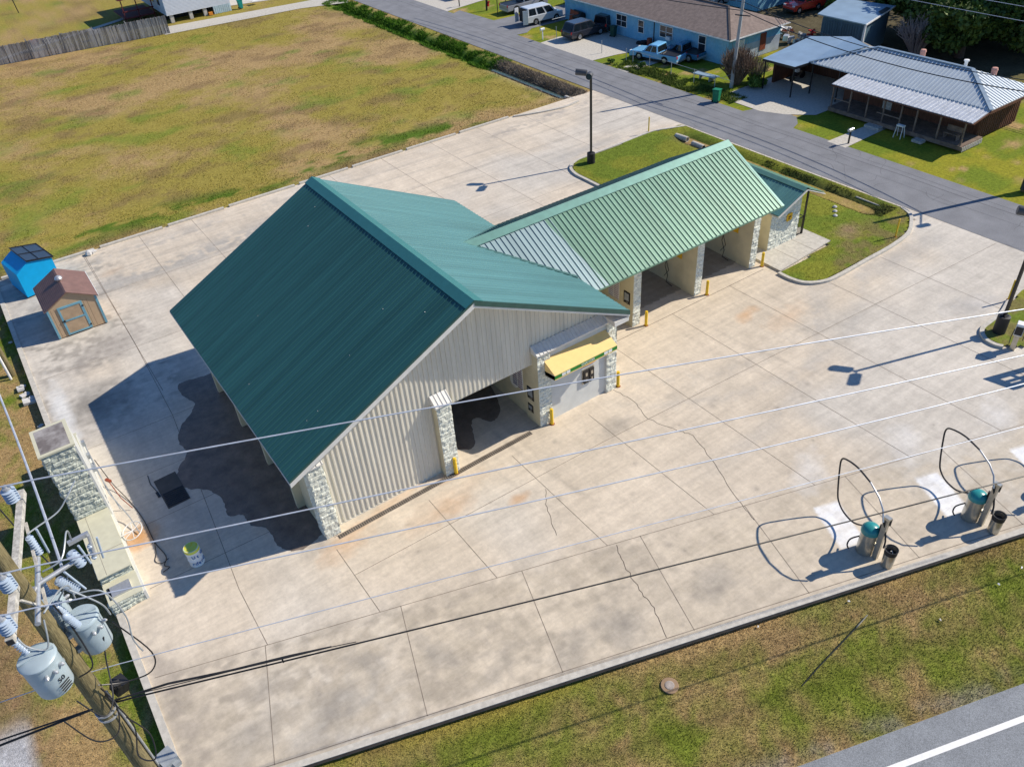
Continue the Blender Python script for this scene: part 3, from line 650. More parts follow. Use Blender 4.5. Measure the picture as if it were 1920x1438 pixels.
def ribs(b, base, n, p0, pu, d, hw=.035, tw=.015, h=.035, nrm=(0, 0, 1), mi=0):
    """n ribs; p0 + k*pu start point, d(k)->(a,b) start/end points"""
    for k in range(n):
        ab = d(k)
        if ab is None: continue
        a, c = Vector(ab[0]), Vector(ab[1]); nv = Vector(nrm); dd = (c-a).normalized(); s = dd.cross(nv).normalized()
        vs = []
        for p in (a, c): vs += [p-s*hw, p-s*tw+nv*h, p+s*tw+nv*h, p+s*hw]
        b.poly(vs, [(0, 1, 5, 4), (1, 2, 6, 5), (2, 3, 7, 6), (3, 2, 1, 0), (4, 5, 6, 7)], mi)
bld = thing('car_wash_building', (14, 28, 0), 'cream car wash with green metal roofs, big gabled bay and open wash bays', 'car wash')
RY0, RY1 = 23.4, 38.93; RX0, RXR, RX1 = 4.45, 13.34, 21.6; ZE0, ZR, ZE1 = 4.49, 8.9, 4.9
PIT = .28
# --- tunnel roof
nl = Vector((-(ZR-ZE0), 0, RXR-RX0)).normalized(); nr = Vector((ZR-ZE1, 0, RX1-RXR)).normalized()
b = MB(); n = int((RY1-RY0)/PIT); T_ = .05
b.poly([(RX0, RY0, ZE0), (RXR, RY0, ZR), (RXR, RY1, ZR), (RX0, RY1, ZE0), (RX0, RY0, ZE0-T_), (RXR, RY0, ZR-T_), (RXR, RY1, ZR-T_), (RX0, RY1, ZE0-T_)], [(0, 1, 2, 3), (7, 6, 5, 4), (4, 5, 1, 0), (6, 7, 3, 2), (7, 4, 0, 3)])
ribs(b, None, n, None, None, lambda k: ((RX0, RY0+.1+k*PIT, ZE0), (RXR, RY0+.1+k*PIT, ZR)), .03, .014, .03, nl)
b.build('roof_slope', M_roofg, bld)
b = MB()
b.poly([(RXR, RY0, ZR), (RX1, RY0, ZE1), (RX1, RY1, ZE1), (RXR, RY1, ZR), (RXR, RY0, ZR-T_), (RX1, RY0, ZE1-T_), (RX1, RY1, ZE1-T_), (RXR, RY1, ZR-T_)], [(0, 1, 2, 3), (7, 6, 5, 4), (4, 5, 1, 0), (6, 7, 3, 2), (5, 6, 2, 1)])
ribs(b, None, n, None, None, lambda k: ((RXR, RY0+.1+k*PIT, ZR), (RX1, RY0+.1+k*PIT, ZE1)), .03, .015, .026, nr)
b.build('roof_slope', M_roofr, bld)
rgs = random.Random(4); b = MB()
for _ in range(9):
    u_ = rgs.uniform(.04, .95); y_ = rgs.uniform(RY0+.3, RY1-.3); x_ = RX0+(RXR-RX0)*u_; z_ = ZE0+(ZR-ZE0)*u_; sz = rgs.uniform(.008, .018); b.obox((x_, y_, z_+.012), (sz*2, sz*2, .01), (0, -.46, rgs.uniform(0, 3)))
b.build('roof_debris', M_trimw, bld)['kind'] = 'stuff'
b = MB()   # ridge cap
for s_, nn, dx in ((-1, nl, -.42), (1, nr, .42)):
    sl_ = (ZR-ZE0)/(RXR-RX0) if s_ < 0 else (ZR-ZE1)/(RX1-RXR)
    a = (RXR, RY0-.02, ZR+.065); c = (RXR+dx, RY0-.02, ZR+.055-abs(dx)*sl_); e = (c[0], RY1+.02, c[2]); f = (RXR, RY1+.02, a[2])
    b.face([a, c, e, f] if s_ < 0 else [a, f, e, c]); b.face([(p[0], p[1], p[2]-.02) for p in ([a, f, e, c] if s_ < 0 else [a, c, e, f])])
b.build('ridge_cap', mat('teal_cap', (.05, .21, .20), .4, .5, .2, var=.05), bld)
b = MB()   # rake trims: green over white
for x0, z0, x1, z1, in ((RX0, ZE0, RXR, ZR), (RXR, ZR, RX1, ZE1)):
    hg = .20 if x0 > 10 else .05
    b.poly([(x0, RY0-.03, z0+.04), (x1, RY0-.03, z1+.04), (x1, RY0-.03, z1-hg), (x0, RY0-.03, z0-hg), (x0, RY0+.02, z0+.04), (x1, RY0+.02, z1+.04), (x1, RY0+.02, z1-hg), (x0, RY0+.02, z0-hg)], [(3, 2, 1, 0), (0, 1, 5, 4), (2, 3, 7, 6), (1, 2, 6, 5), (3, 0, 4, 7)], 0)
    b.poly([(x0, RY0-.01, z0-hg), (x1, RY0-.01, z1-hg), (x1, RY0-.01, z1-.3), (x0, RY0-.01, z0-.3), (x0, RY0+.05, z0-hg), (x1, RY0+.05, z1-hg), (x1, RY0+.05, z1-.3), (x0, RY0+.05, z0-.3)], [(3, 2, 1, 0), (2, 3, 7, 6), (1, 2, 6, 5), (3, 0, 4, 7)], 1)
    # soffit
    b.face([(x0, RY0+.05, z0-.29), (x1, RY0+.05, z1-.29), (x1, 24.4, z1-.29), (x0, 24.4, z0-.29)], 1)
b.box(RX0-.02, RX0+.03, RY0, RY1, ZE0-.14, ZE0-.055, 1)
b.box(RX1-.05, RX1, RY0, RY1, ZE1-.3, ZE1-.06, 1)
b.box(20.7, 21.58, 23.42, 24.3, 4.35, 4.6, 1)      # boxed eave return
b.face([(21.35, 24.3, 4.6), (21.58, 24.3, 4.6), (21.58, RY1, 4.6), (21.35, RY1, 4.6)], 1)
b.face([(RX0, 24.4, 4.36), (5.35, 24.4, 4.36), (5.35, RY1, 4.36), (RX0, RY1, 4.36)], 1)
b.build('rake_trim', [M_trimd, M_trimw], bld)
# --- ribbed gable panel wall
def ztop(x): return (ZE0+(x-RX0)*(ZR-ZE0)/(RXR-RX0) if x < RXR else ZR-(x-RXR)*(ZR-ZE1)/(RX1-RXR)) - .28
b = MB(); YW = 24.45; x = 5.95; pr = .23; prof = [(0, 0), (.13, 0), (.15, .035), (.21, .035), (.23, 0)]
def wall_bottom(x): return .06 if x < 11.3 else 3.62
while x < 21.3:
    for (a0, h0), (a1, h1) in zip(prof[:-1], prof[1:]):
        xa, xb = x+a0, min(x+a1, 21.35)
        if xa >= 21.35: break
        zb = wall_bottom(xa+.01); b.face([(xa, YW-h0, zb), (xb, YW-h1, zb), (xb, YW-h1, ztop(xb)), (xa, YW-h0, ztop(xa))])
    x += pr
b.box(5.95, 11.3, YW-.03, YW+.02, .0, .07)
b.face([(5.9, YW+.06, 0), (11.32, YW+.06, 0), (11.32, YW+.06, ztop(11.32)), (5.9, YW+.06, ztop(5.9))][::-1])
b.box(11.3, 16.7, YW+.01, YW+.12, 3.55, 3.66)
b.build('gable_wall', M_cream, bld)
# --- pillars with sloped ribbed caps
def cap(x0, x1, y0, y1, z0, z1, name='pillar_cap', m=M_trimw):
    b = MB(); b.poly([(x0, y0, z0), (x1, y0, z0), (x1, y1, z1), (x0, y1, z1), (x0, y0, z0-.06), (x1, y0, z0-.06), (x1, y1, z0-.06), (x0, y1, z0-.06)], [(0, 1, 2, 3), (4, 5, 1, 0), (5, 6, 2, 1), (7, 4, 0, 3), (7, 6, 5, 4)])
    nn = Vector((0, -(z1-z0), y1-y0)).normalized(); k = int((x1-x0)/.2)
    ribs(b, None, k+1, None, None, lambda i: ((x0+.03+i*(x1-x0-.06)/k, y0, z0), (x0+.03+i*(x1-x0-.06)/k, y1, z1)), .03, .02, .03, nn)
    b.build(name, m, bld)
rbox('pillar', 5.30, 5.98, 24.02, 24.75, 0, 4.1, bld, 'FLR'); cap(5.25, 6.02, 23.95, 24.42, 4.12, 4.42)
rbox('pillar', 11.28, 12.0, 24.02, 24.8, 0, 4.1, bld, 'FR'); cap(11.22, 12.05, 23.95, 24.42, 4.12, 4.5)
rbox('pillar', 16.62, 17.35, 24.02, 25.1, 0, 4.3, bld, 'FR', side=M_creamw)
rbox('pillar', 20.75, 21.38, 24.02, 24.9, 0, 4.3, bld, 'FR', side=M_whitew)
cap(16.55, 21.42, 23.93, 24.42, 4.32, 4.62)
b = MB(); b.box(17.35, 20.75, 24.14, 24.4, 0, 4.28); b.build('front_wall', M_whitew, bld)
b = MB(); b.box(21.1, 21.34, 24.9, 38.2, 0, 4.6); b.box(16.72, 16.95, 25.1, 38.2, 0, 4.9); b.box(17, 21.1, 37.9, 38.1, 0, 4.6)
b.box(11.55, 11.75, 24.8, 38.2, 0, 4.6); b.box(5.4, 5.6, 24.75, 38.2, 0, 4.3); b.box(5.6, 11.55, 38.0, 38.2, 0, 4.4); b.build('side_wall', M_creamw, bld)
b = MB()
for y in (26.5, 30, 33.5, 37): b = MB(); b.box(5.05, 5.4, y, y+.25, 0, 4.25); b.build('buttress', M_creamw, bld)
b = MB(); b.face([(5.6, 38.15, 4.3), (13.34, 38.15, 8.5), (21.3, 38.15, 4.7), (21.3, 38.15, 4.2), (5.6, 38.15, 4.0)][::-1]); b.build('rear_gable', M_cream, bld)
# --- awning
b = MB(); A = dict(x0=17.02, x1=20.72, yb=24.12, yf=23.25, zt=3.82, zm=3.58, zb=3.3)
x0, x1, yb, yf, zt, zm, zb = A.values(); zm = 3.42; zt = 3.84
b.poly([(x0, yb, zt), (x1, yb, zt), (x1, yf, zm), (x0, yf, zm), (x0, yb, zt-.62), (x1, yb, zt-.62)], [(0, 3, 2, 1), (0, 4, 3), (1, 2, 5)], 0)
b.poly([(x0, yf, zm), (x1, yf, zm), (x1, yf, zm-.06), (x0, yf, zm-.06)], [(3, 2, 1, 0)], 0)
aw = b.build('awning', [M_awn], bld)
b = MB(); b.box(x0-.003, x1+.003, yf-.006, yf+.004, zm-.22, zm-.03, 0); b.box(x0-.003, x1+.003, yf-.008, yf+.006, zm-.27, zm-.222, 1)
b.poly([(x0-.004, yf, zm-.03), (x0-.004, yf, zm-.22), (x0-.004, yb, zt-.80), (x0-.004, yb, zt-.61)], [(0, 1, 2, 3), (3, 2, 1, 0)], 0)
b.poly([(x0-.005, yf, zm-.22), (x0-.005, yf, zm-.27), (x0-.005, yb, zt-.86), (x0-.005, yb, zt-.80)], [(0, 1, 2, 3), (3, 2, 1, 0)], 1)
va = b.build('valance', [M_awng, M_awn], aw)
text_mesh('lettering', 'CHANGER', .17, M_white, aw, (18.95, yf-.012, zm-.125), R(90), 0)
b = MB()
for xa in (17.42, 17.68, 19.92, 20.18): b = MB(); b.box(xa, xa+.22, yf-.011, yf-.007, zm-.205, zm-.045, 0); b.build('white_panel', M_white, aw)
# change machine, signs
b = MB(); b.box(19.28, 20.02, 24.10, 24.13, 1.22, 2.1, 1); b.box(19.34, 19.62, 24.02, 24.10, 1.28, 2.04, 0); b.box(19.68, 19.96, 24.02, 24.10, 1.28, 2.04, 0)
for xx in (19.42, 19.76):
    b.box(xx, xx+.12, 24.0, 24.02, 1.72, 1.9, 1); b.box(xx+.02, xx+.1, 24.0, 24.02, 1.4, 1.52, 1)
b.build('change_machine', [M_black, M_steel], bld)
b = MB(); b.box(19.2, 20.1, 24.09, 24.13, 2.28, 2.5); b.build('sign', M_orange, bld)
def wall_sign(x, y0, y1, z0, z1, kind):
    b = MB(); b.box(x-.03, x, y0, y1, z0, z1, 0)
    if kind == 'menu':
        k = 9; h = (z1-z0)/k
        for i in range(k):
            for j in range(2):
                ya = y0+.03+j*(y1-y0)/2; b.box(x-.036, x-.028, ya, ya+(y1-y0)/2-.06, z0+i*h+.03, z0+i*h+h*.62, (1, 2, 3)[i//3 if j else 1])
        return b.build('menu_board', [M_white, M_navy, mat('purple_print', (.12, .03, .12), .6), M_red], bld)
    if kind == 'pad':
        b.box(x-.05, x-.028, y0+.08, y1-.08, z0+.2, z1-.08, 1); b.box(x-.055, x-.028, y0+.12, y1-.2, z0+.05, z0+.14, 2)
        return b.build('control_panel', [M_black, M_grey, M_steel], bld)
    return b.build('sign', M_signy, bld)
wall_sign(16.72, 25.45, 26.3, 1.35, 2.6, 'menu'); wall_sign(16.72, 25.9, 26.6, 2.7, 3.05, 'y'); wall_sign(16.62, 24.45, 24.95, 1.35, 2.05, 'pad'); wall_sign(16.62, 24.55, 24.95, .55, 1.0, 'pad')
b = MB(); b.lathe([(.0, 0), (.36, 0), (.36, .03), (0, .03)], (16.72, 26.2, 1.5), (-1, 0, 0), 24); b.build('round_sign', M_white, bld)
# --- wash bays
BX0, BX1, BR, BZ, BF, BB, BE = 17.5, 35.8, 30.9, 6.87, 26.35, 35.45, 4.4
sl_b = (BZ-BE)/(BR-BF)
def zmain(x): return ZR-(x-RXR)*(ZR-ZE1)/(RX1-RXR)
def xval(z): return RXR + (ZR-z)/((ZR-ZE1)/(RX1-RXR))
nf = Vector((0, -(BZ-BE), BR-BF)).normalized(); nb = Vector((0, (BZ-BE), BB-BR)).normalized(); XC = 22.9
xv0 = xval(BZ)+.05; zj = zmain(RX1)
def fy(z): return BR-(BZ-z)/sl_b
def by(z): return BR+(BZ-z)/((BZ-BE)/(BB-BR))
b = MB(); b.face([(xv0, BR, BZ), (RX1, fy(zj), zj), (RX1, BF, BE), (XC, BF, BE), (XC-1.0, BR, BZ)][::1])
b.face([(p[0], p[1], p[2]-.05) for p in [(xv0, BR, BZ), (RX1, fy(zj), zj), (RX1, BF, BE), (XC, BF, BE), (XC-1.0, BR, BZ)][::-1]])
def bayrib(x, front=True):
    zlow = max(BE, zmain(x)) if x < RX1 else BE
    if x < xv0: return None
    return (((x, BR, BZ), (x, fy(zlow), zlow)) if front else ((x, BR, BZ), (x, by(zlow), zlow)))
xs_r = np.arange(xv0+.2, BX1, .302)
lf = [x for x in xs_r if x < XC-.5]; rt = [x for x in xs_r if x >= XC-.5]
ribs(b, None, len(lf), None, None, lambda k: bayrib(lf[k]), .02, .013, .042, nf)
b.build('roof_panel', M_roofp, bld)
b = MB(); q = [(XC-1.0, BR, BZ), (XC, BF, BE), (BX1, BF, BE), (BX1, BR, BZ)]
b.face(q); b.face([(p[0], p[1], p[2]-.05) for p in q[::-1]]); b.box(RX1, BX1, BF-.01, BF+.03, BE-.09, BE-.005)
ribs(b, None, len(rt), None, None, lambda k: bayrib(rt[k]), .02, .013, .042, nf)
b.build('roof_panel', M_roofl, bld)
b = MB(); q = [(xv0, BR, BZ), (BX1, BR, BZ), (BX1, BB, BE), (RX1, BB, BE), (RX1, by(zj), zj)]
b.face(q); b.face([(p[0], p[1], p[2]-.05) for p in q[::-1]])
ribs(b, None, len(xs_r), None, None, lambda k: bayrib(xs_r[k], False), .032, .016, .05, nb)
b.build('roof_slope', mat('shade_roof', (.035, .15, .16), .42, .5, .2, var=.06), bld)  # dark copy of the roof green, back slope shade put into the colour
b = MB()
q = [(xv0-.25, BR, BZ+.09), (xv0-.1, BR-.4, BZ+.075-.4*sl_b), (BX1+.02, BR-.4, BZ+.075-.4*sl_b), (BX1+.02, BR, BZ+.09)]; b.face(q); b.face([(p[0], p[1], p[2]-.02) for p in q[::-1]])
q = [(xv0-.25, BR, BZ+.09), (BX1+.02, BR, BZ+.09), (BX1+.02, BR+.4, BZ+.075-.4*sl_b), (xv0-.1, BR+.4, BZ+.075-.4*sl_b)]; b.face(q); b.face([(p[0], p[1], p[2]-.02) for p in q[::-1]])
b.build('ridge_cap', M_capl, bld)
b = MB()   # valley flashings
for yy, z_ in ((BF, BE), (BB, BE)):
    a = Vector((xv0-.15, BR, BZ+.05)); e_ = Vector((RX1+.02, fy(zj) if yy == BF else by(zj), zj+.05)); b.beam(a, e_, .17, .03, up=(0, 0, 1))
b.build('valley_flashing', mat('dull_green', (.05, .13, .12), .5), bld)
b = MB()
for (ya, yb_, zs) in ((BF, BR, 1), (BB, BR, -1)):
    b.beam((BX1, ya, BE-.02), (BX1, yb_, BZ-.02), .05, .16, up=(1, 0, 0))
b.build('rake_trim', M_capl, bld)
for x0, x1, y0_ in ((25.6, 26.15, 27.5), (30.4, 30.95, 27.55), (35.06, 35.62, 27.6)):
    rbox('pier', x0, x1, y0_, y0_+1.05, 0, 3.9, bld, 'F', side=M_creamw)
    rbox('pier', x0, x1, 34.0, 34.5, 0, 3.9, bld, '', side=M_creamw)
    b = MB(); b.box(x0+.06, x1-.12, y0_+1.05, 34.0, 0, 3.9); b.build('bay_wall', M_creamw, bld)
b = MB(); b.box(21.36, 35.6, 27.62, 27.8, 3.5, 4.3); b.box(21.36, 35.6, 34.1, 34.3, 3.3, 4.3); b.box(35.3, 35.55, 27.8, 34.2, 3.9, 4.4); b.face([(35.5, 27.4, 4.4), (35.5, 34.4, 4.4), (35.5, 30.9, 6.6)]); b.face([(35.45, 27.4, 4.4), (35.45, 30.9, 6.6), (35.45, 34.4, 4.4)]); b.build('lintel', M_creamw, bld)
b = MB(); b.box(21.4, 35.5, 26.4, 27.6, 4.28, 4.32); b.box(21.4, 35.3, 27.8, 34.1, 3.9, 3.95); b.build('soffit', M_trimw, bld)
wall_sign(25.66, 28.7, 29.6, 1.2, 2.3, 'menu'); wall_sign(25.6, 27.75, 28.25, 1.35, 2.1, 'pad'); wall_sign(25.6, 27.95, 28.3, .3, .7, 'pad')
wall_sign(30.46, 28.75, 29.4, 1.95, 2.35, 'y'); wall_sign(35.12, 28.75, 29.4, 1.95, 2.35, 'y')
for xx, yy in ((30.3, 29.7), (34.95, 29.6)):
    b = MB(); b.tube([(xx+.1, yy-.2, 1.75), (xx-.1, yy, 1.8), (xx-.12, yy+.1, 1.2), (xx-.1, yy-.15, .6), (xx-.1, yy-.05, .12), (xx-.15, yy-.6, .08)], .022, 6)
    b.tube([(xx+.14, yy, 1.9), (xx-.12, yy+.1, 1.75), (xx-.14, yy-.25, 1.0), (xx-.1, yy+.15, .45)], .02, 6); b.build('spray_hose', M_black, bld)
# --- annex
AR, AZ = 39.4, 3.9; AL, AZL, ARt, AZR = 37.05, 2.88, 41.2, 3.08; AF, AB = 27.5, 34.6
rbox('annex_wall', 37.35, 40.05, 28.2, 33.9, 0, 2.95, bld, 'F', side=M_creamw)
b = MB(); b.face([(37.35, 28.21, 2.95), (40.05, 28.21, 2.95), (40.05, 28.21, 3.45), (39.4, 28.21, 3.75), (37.35, 28.21, 2.96)]); b.build('gable_panel', M_whitew, bld)
nla = Vector((-(AZ-AZL), 0, AR-AL)).normalized(); nra = Vector((AZ-AZR, 0, ARt-AR)).normalized(); b = MB()
q = [(AL, AF, AZL), (AR, AF, AZ), (AR, AB, AZ), (AL, AB, AZL)]; b.face(q); b.face([(p[0], p[1], p[2]-.04) for p in q[::-1]])
ribs(b, None, int((AB-AF)/.25), None, None, lambda k: ((AL, AF+.08+k*.25, AZL), (AR, AF+.08+k*.25, AZ)), .025, .012, .03, nla)
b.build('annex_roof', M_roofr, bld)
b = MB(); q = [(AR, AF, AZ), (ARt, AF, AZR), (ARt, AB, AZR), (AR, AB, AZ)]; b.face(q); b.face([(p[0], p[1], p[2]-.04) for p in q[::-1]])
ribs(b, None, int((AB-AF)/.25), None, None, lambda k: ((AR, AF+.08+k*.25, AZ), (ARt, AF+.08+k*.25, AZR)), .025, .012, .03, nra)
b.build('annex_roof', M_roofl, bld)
b = MB(); dx = .3
for s_ in (-1, 1):
    zz = AZ+.06-dx*(.43 if s_ < 0 else .455); q = [(AR, AF-.02, AZ+.07), (AR+s_*dx, AF-.02, zz), (AR+s_*dx, AB, zz), (AR, AB, AZ+.07)]
    q = q if s_ < 0 else q[::-1]; b.face(q); b.face([(p[0], p[1], p[2]-.02) for p in q[::-1]])
b.build('ridge_cap', M_capl, bld)
b = MB(); b.beam((AL, AF, AZL-.08), (AR, AF, AZ-.08), .04, .16, up=(0, 1, 0)); b.beam((AR, AF, AZ-.08), (ARt, AF, AZR-.08), .04, .16, up=(0, 1, 0))
b.face([(AL, AF+.03, AZL-.14), (AR, AF+.03, AZ-.14), (AR, 28.2, AZ-.14), (AL, 28.2, AZL-.14)]); b.face([(AR, AF+.03, AZ-.14), (ARt, AF+.03, AZR-.14), (ARt, 34, AZR-.14), (AR, 34, AZ-.14)])
b.build('rake_trim', M_trimw, bld)
b = MB(); b.obox((39.0, 28.14, 1.92), (.50, .03, .42), (0, R(0), 0)); b.obox((39.0, 28.14, 1.92), (.34, .034, .52)); b.build('badge_sign', M_signy, bld)
b = MB(); b.obox((39.0, 28.12, 1.95), (.22, .02, .10)); b.obox((38.97, 28.12, 1.82), (.16, .02, .05)); b.build('badge_lettering', mat('brown_print', (.22, .08, .01), .6), bld)
b = MB(); b.box(40.66, 40.76, 28.25, 28.35, 0, 3.05)
for i in range(6):
    xx = 40.12+i*.105; b.box(xx, xx+.022, 28.29, 28.31, .15, 1.35)
b.box(40.08, 40.68, 28.28, 28.32, 1.3, 1.35); b.box(40.08, 40.68, 28.28, 28.32, .15, .19)
for y in (29.2, 30.2, 31.2): b.box(40.69, 40.72, y, y+.03, .1, 1.35)
b.box(40.69, 40.72, 28.3, 33.4, 1.3, 1.35); b.build('porch_railing', M_black, bld)

# ================================================================== site objects
b = MB(); b.box(5.75, 16.1, 0, .24, 0, .010)
dr = thing('trench_drain', (5.75, 23.72, 0), 'long steel grated drain across the front of the big gabled bay', 'drain', rz=R(.9))
b = MB(); b.box(0, 10.3, 0, .24, .002, .008); b.build('channel', M_joint, dr, loc=L0)
b = MB()
for i in range(100): b.box(.02+i*.103, .07+i*.103, .02, .22, .010, .018)
b.build('grate', M_grate, dr, loc=L0)
dg = thing('drain_grate', (.85, 31.3, 0), 'square dark steel pit cover on the shaded slab west of the big gable', 'drain')
b = MB(); b.prism([(-.55, 1.12), (.48, 1.16), (.52, -1.06), (-.5, -1.1)], .002, .02); b.build('plate', M_grate, dg, loc=L0)
b = MB()
for i in range(8): b.box(-.46, .47, -1.0+i*.13, -.93+i*.13, .022, .04)
b.build('slats', M_black, dg, loc=L0)
b = MB(); b.obox((-.62, .1, .025), (.12, .4, .04), (0, 0, .05)); b.tube([(-.6, .3, .02), (-.72, 1.0, .02), (-.66, 1.7, .02)], .016, 6); b.build('pipe', M_black, dg, loc=L0)

# bollards
def bollard(h=.95, r=.085):
    t = thing('bollard', (0, 0, 0), '', 'bollard'); b = MB(); b.lathe([(r, 0), (r, h-.04), (r*.8, h), (0, h+.01)], seg=16); b.build('post', M_yel, t, smooth=True, loc=L0)
    b = MB(); b.lathe([(r+.05, 0), (r+.05, .012), (0, .014)], seg=16); b.build('base_ring', M_rust, t, loc=L0); return t
bp = bollard(); G = 'yellow bollards guarding the wash bay openings'
spots = [((11.75, 23.95), 'yellow bollard beside the middle stone pillar of the big gable, left of its door opening'), ((17.2, 23.88), 'yellow bollard at the right hand stone pillar of the tall door opening'),
         ((21.55, 24.05), 'yellow bollard at the corner of the changer wall'), ((26.3, 27.15), 'yellow bollard in front of the pier with the menu board'),
         ((31.1, 27.2), 'yellow bollard at the pier between the two open wash bays'), ((35.9, 27.3), 'yellow bollard at the end pier beside the annex')]
for i, ((x, y), lb) in enumerate(spots):
    if i == 0: bp.location = (x, y, 0); bp['label'] = lb; bp['group'] = G
    else: dup(bp, (x, y, 0), 0, lb, G)
bp2 = bollard(1.25, .05)
for i, (x, y, lb) in enumerate(((44.6, 24.2, 'thin yellow marker post on the rounded kerb of the front driveway island'), (43.0, 16.05, 'thin yellow marker post beside the right hand lamp island'), (45.3, 47.55, 'thin yellow marker post at the back driveway kerb near the street'))):
    if i == 0: bp2.location = (x, y, .1); bp2['label'] = lb; bp2['group'] = 'thin yellow driveway posts'
    else: dup(bp2, (x, y, .1), 0, lb, 'thin yellow driveway posts')

# lamp posts
def lamp(loc, label, hgt=6.9, bh=.8, rz=0):
    t = thing('lamp_post', loc, label, 'lamp post', 'black twin head lamp posts', rz)
    b = MB(); b.lathe([(.31, 0), (.31, bh), (.27, bh+.02), (0, bh+.02)], seg=24); b.build('base', mat('black_base', (.02, .02, .022), .6), t, smooth=True, loc=L0)
    b = MB(); b.box(-.14, .14, -.14, .14, bh+.02, bh+.07); b.box(-.065, .065, -.065, .065, bh+.07, hgt); b.build('pole', M_black, t, loc=L0)
    for s_, a in ((1, .75), (1, -.8)):
        ax = Vector((-math.cos(a), -math.sin(a)*1.0, .10)).normalized(); o_ = Vector((0, 0, hgt-.12))
        b = MB(); b.tube([o_, o_+ax*.3], .035, 8); b.lathe([(.14, 0), (.22, .04), (.23, .80), (.21, .84), (0, .84)], o_+ax*.26, ax, 20)
        h = b.build('lamp_head', mat('lamp_grey', (.09, .09, .095), .5), t, smooth=True, loc=L0)
        b = MB(); b.lathe([(.20, 0), (.2, .012), (0, .012)], o_+ax*1.103, ax, 20); gl = b.build('lens', M_glass, h, loc=L0)
    return t
lamp((37.95, 46.06, .1), 'black lamp post with round base on the lawn island behind the bays', rz=0)
lamp((39.75, 14.72, .1), 'black lamp post with fat cylindrical base on the small kerbed island at the right', bh=1.0, rz=R(-10))

# block wall
bw = thing('block_sign_wall', (-2.4, 30.9, 0), 'split faced block tower and low wall with smooth cream cap at the west kerb', 'masonry wall')
def wbox(name, y0, y1, z1, faces, capm=None, x0=-3.08, x1=-1.82):
    o = rbox(name, x0, x1, y0, y1, -.4, z1, bw, faces, m=mat('grey_split_block', (.50, .53, .46), .9, .2, var=.2, scale=8, fine=.14, fscale=26, bump=1.0, bscale=20), side=mat('cream_cap', (.58, .56, .42), .7, var=.06, scale=3), amp=.05); return o
wbox('tower', 30.9, 32.75, 4.7, 'FL'); wbox('rear_wall', 32.75, 35.9, 1.75, 'FL'); wbox('rear_step', 35.9, 37.0, 1.1, 'L'); wbox('front_wall', 27.05, 30.9, .95, 'FL'); wbox('front_step', 25.75, 27.05, .55, 'FL')
b = MB(); b.box(-3.16, -1.74, 30.82, 32.83, 4.7, 4.78, 1); b.face([(-3.02, 30.97, 4.785), (-1.88, 30.97, 4.785), (-1.88, 32.68, 4.785), (-3.02, 32.68, 4.785)], 0)
b.build('tower_cap', [mat('stained_cap', (.16, .14, .135), .9, col2=(.34, .32, .31), scale=1.6, thr=(.4, .62), fine=.1, fscale=8), mat('cream_cap', (0, 0, 0))], bw)
b = MB(); b.box(-3.10, -1.80, 26.95, 30.9, .95, .985, 0); strip([(-3.1, 28.35), (-1.8, 28.35)], .02, .99, 1, b); strip([(-2.75, 27.0), (-2.75, 30.9)], .012, .99, 1, b); b.build('cap_slab', [MATS['cream_cap'], M_joint], bw)
b = MB(); b.box(-3.10, -1.80, 25.75, 26.95, .55, .57, 0); b.build('cap_slab', MATS['cream_cap'], bw)
b = MB(); b.box(-2.88, -2.12, 26.05, 26.62, .57, .66); b.build('lid', M_galv, bw); b = MB(); b.box(-2.98, -2.90, 26.0, 26.68, .57, .60); b.build('slot', M_dark, bw)
b = MB(); b.box(-1.82, -1.72, 25.75, 37.0, 0, .5); b.box(-1.82, -1.74, 30.9, 32.75, .5, 4.6); b.box(-1.82, -1.76, 32.75, 35.9, .5, 1.7); b.build('white_face', M_whitew, bw)
b = MB()
for y, z in ((35.2, 1.4), (34.4, 1.2), (33.8, 1.0), (33.2, 1.3)): b.box(-1.74, -1.6, y, y+.2, z, z+.25)
b.tube([(-1.66, 35.5, 1.4), (-1.6, 34, 1.3), (-1.55, 32, .8), (-1.2, 30.5, .3), (-1.1, 29.5, .1)], .025, 6); b.tube([(-1.66, 35.3, 1.3), (-1.62, 33.5, .9), (-1.4, 31, .5)], .02, 6); b.build('pipework', M_grey, bw)
t = thing('garden_hose', (-1.2, 31, 0), 'thin dark hose trailing over the slab beside the block tower', 'hose')
b = MB(); b.tube(arc([(-1.55, 34.6, .9), (-1.3, 33.3, .25), (-.95, 31.8, .03), (-.75, 30.2, .03), (-.72, 28.6, .03), (-.55, 27.5, .03), (-.75, 27.0, .05), (-.6, 26.8, .03), (-.9, 26.7, .03)], 5), .018, 6)
b.tube(arc([(-.72, 28.6, .05), (-.85, 27.9, .03), (-1.0, 27.5, .03), (-.8, 27.2, .03), (-.5, 27.3, .03)], 5), .015, 6); b.build('hose', M_black, t)
b = MB(); b.obox((-1.35, 32.35, 1.2), (.12, .3, .1), (0, 0, .5)); b.tube([(-1.35, 32.3, 1.2), (-1.2, 31.6, .6), (-.95, 31.2, .1)], .02, 6); b.build('spray_gun', M_rust, t)
t = thing('hose_reel', (-1.45, 29.3, 0), 'white round hoop with crossed spokes against the low block wall', 'hose reel')
b = MB(); ring = [(-1.30+.42*math.cos(a), 29.2+.5*math.sin(a), .62+.1*math.cos(a)) for a in np.linspace(0, 2*math.pi, 25)]; b.tube(ring, .022, 6, cap=False); b.build('hoop', M_white, t)
b = MB()
for k in range(3):
    a = k*math.pi/3+.4; b.tube([(-1.3+.42*math.cos(a), 29.2+.5*math.sin(a), .62+.1*math.cos(a)), (-1.3-.42*math.cos(a), 29.2-.5*math.sin(a), .62-.1*math.cos(a))], .014, 6)
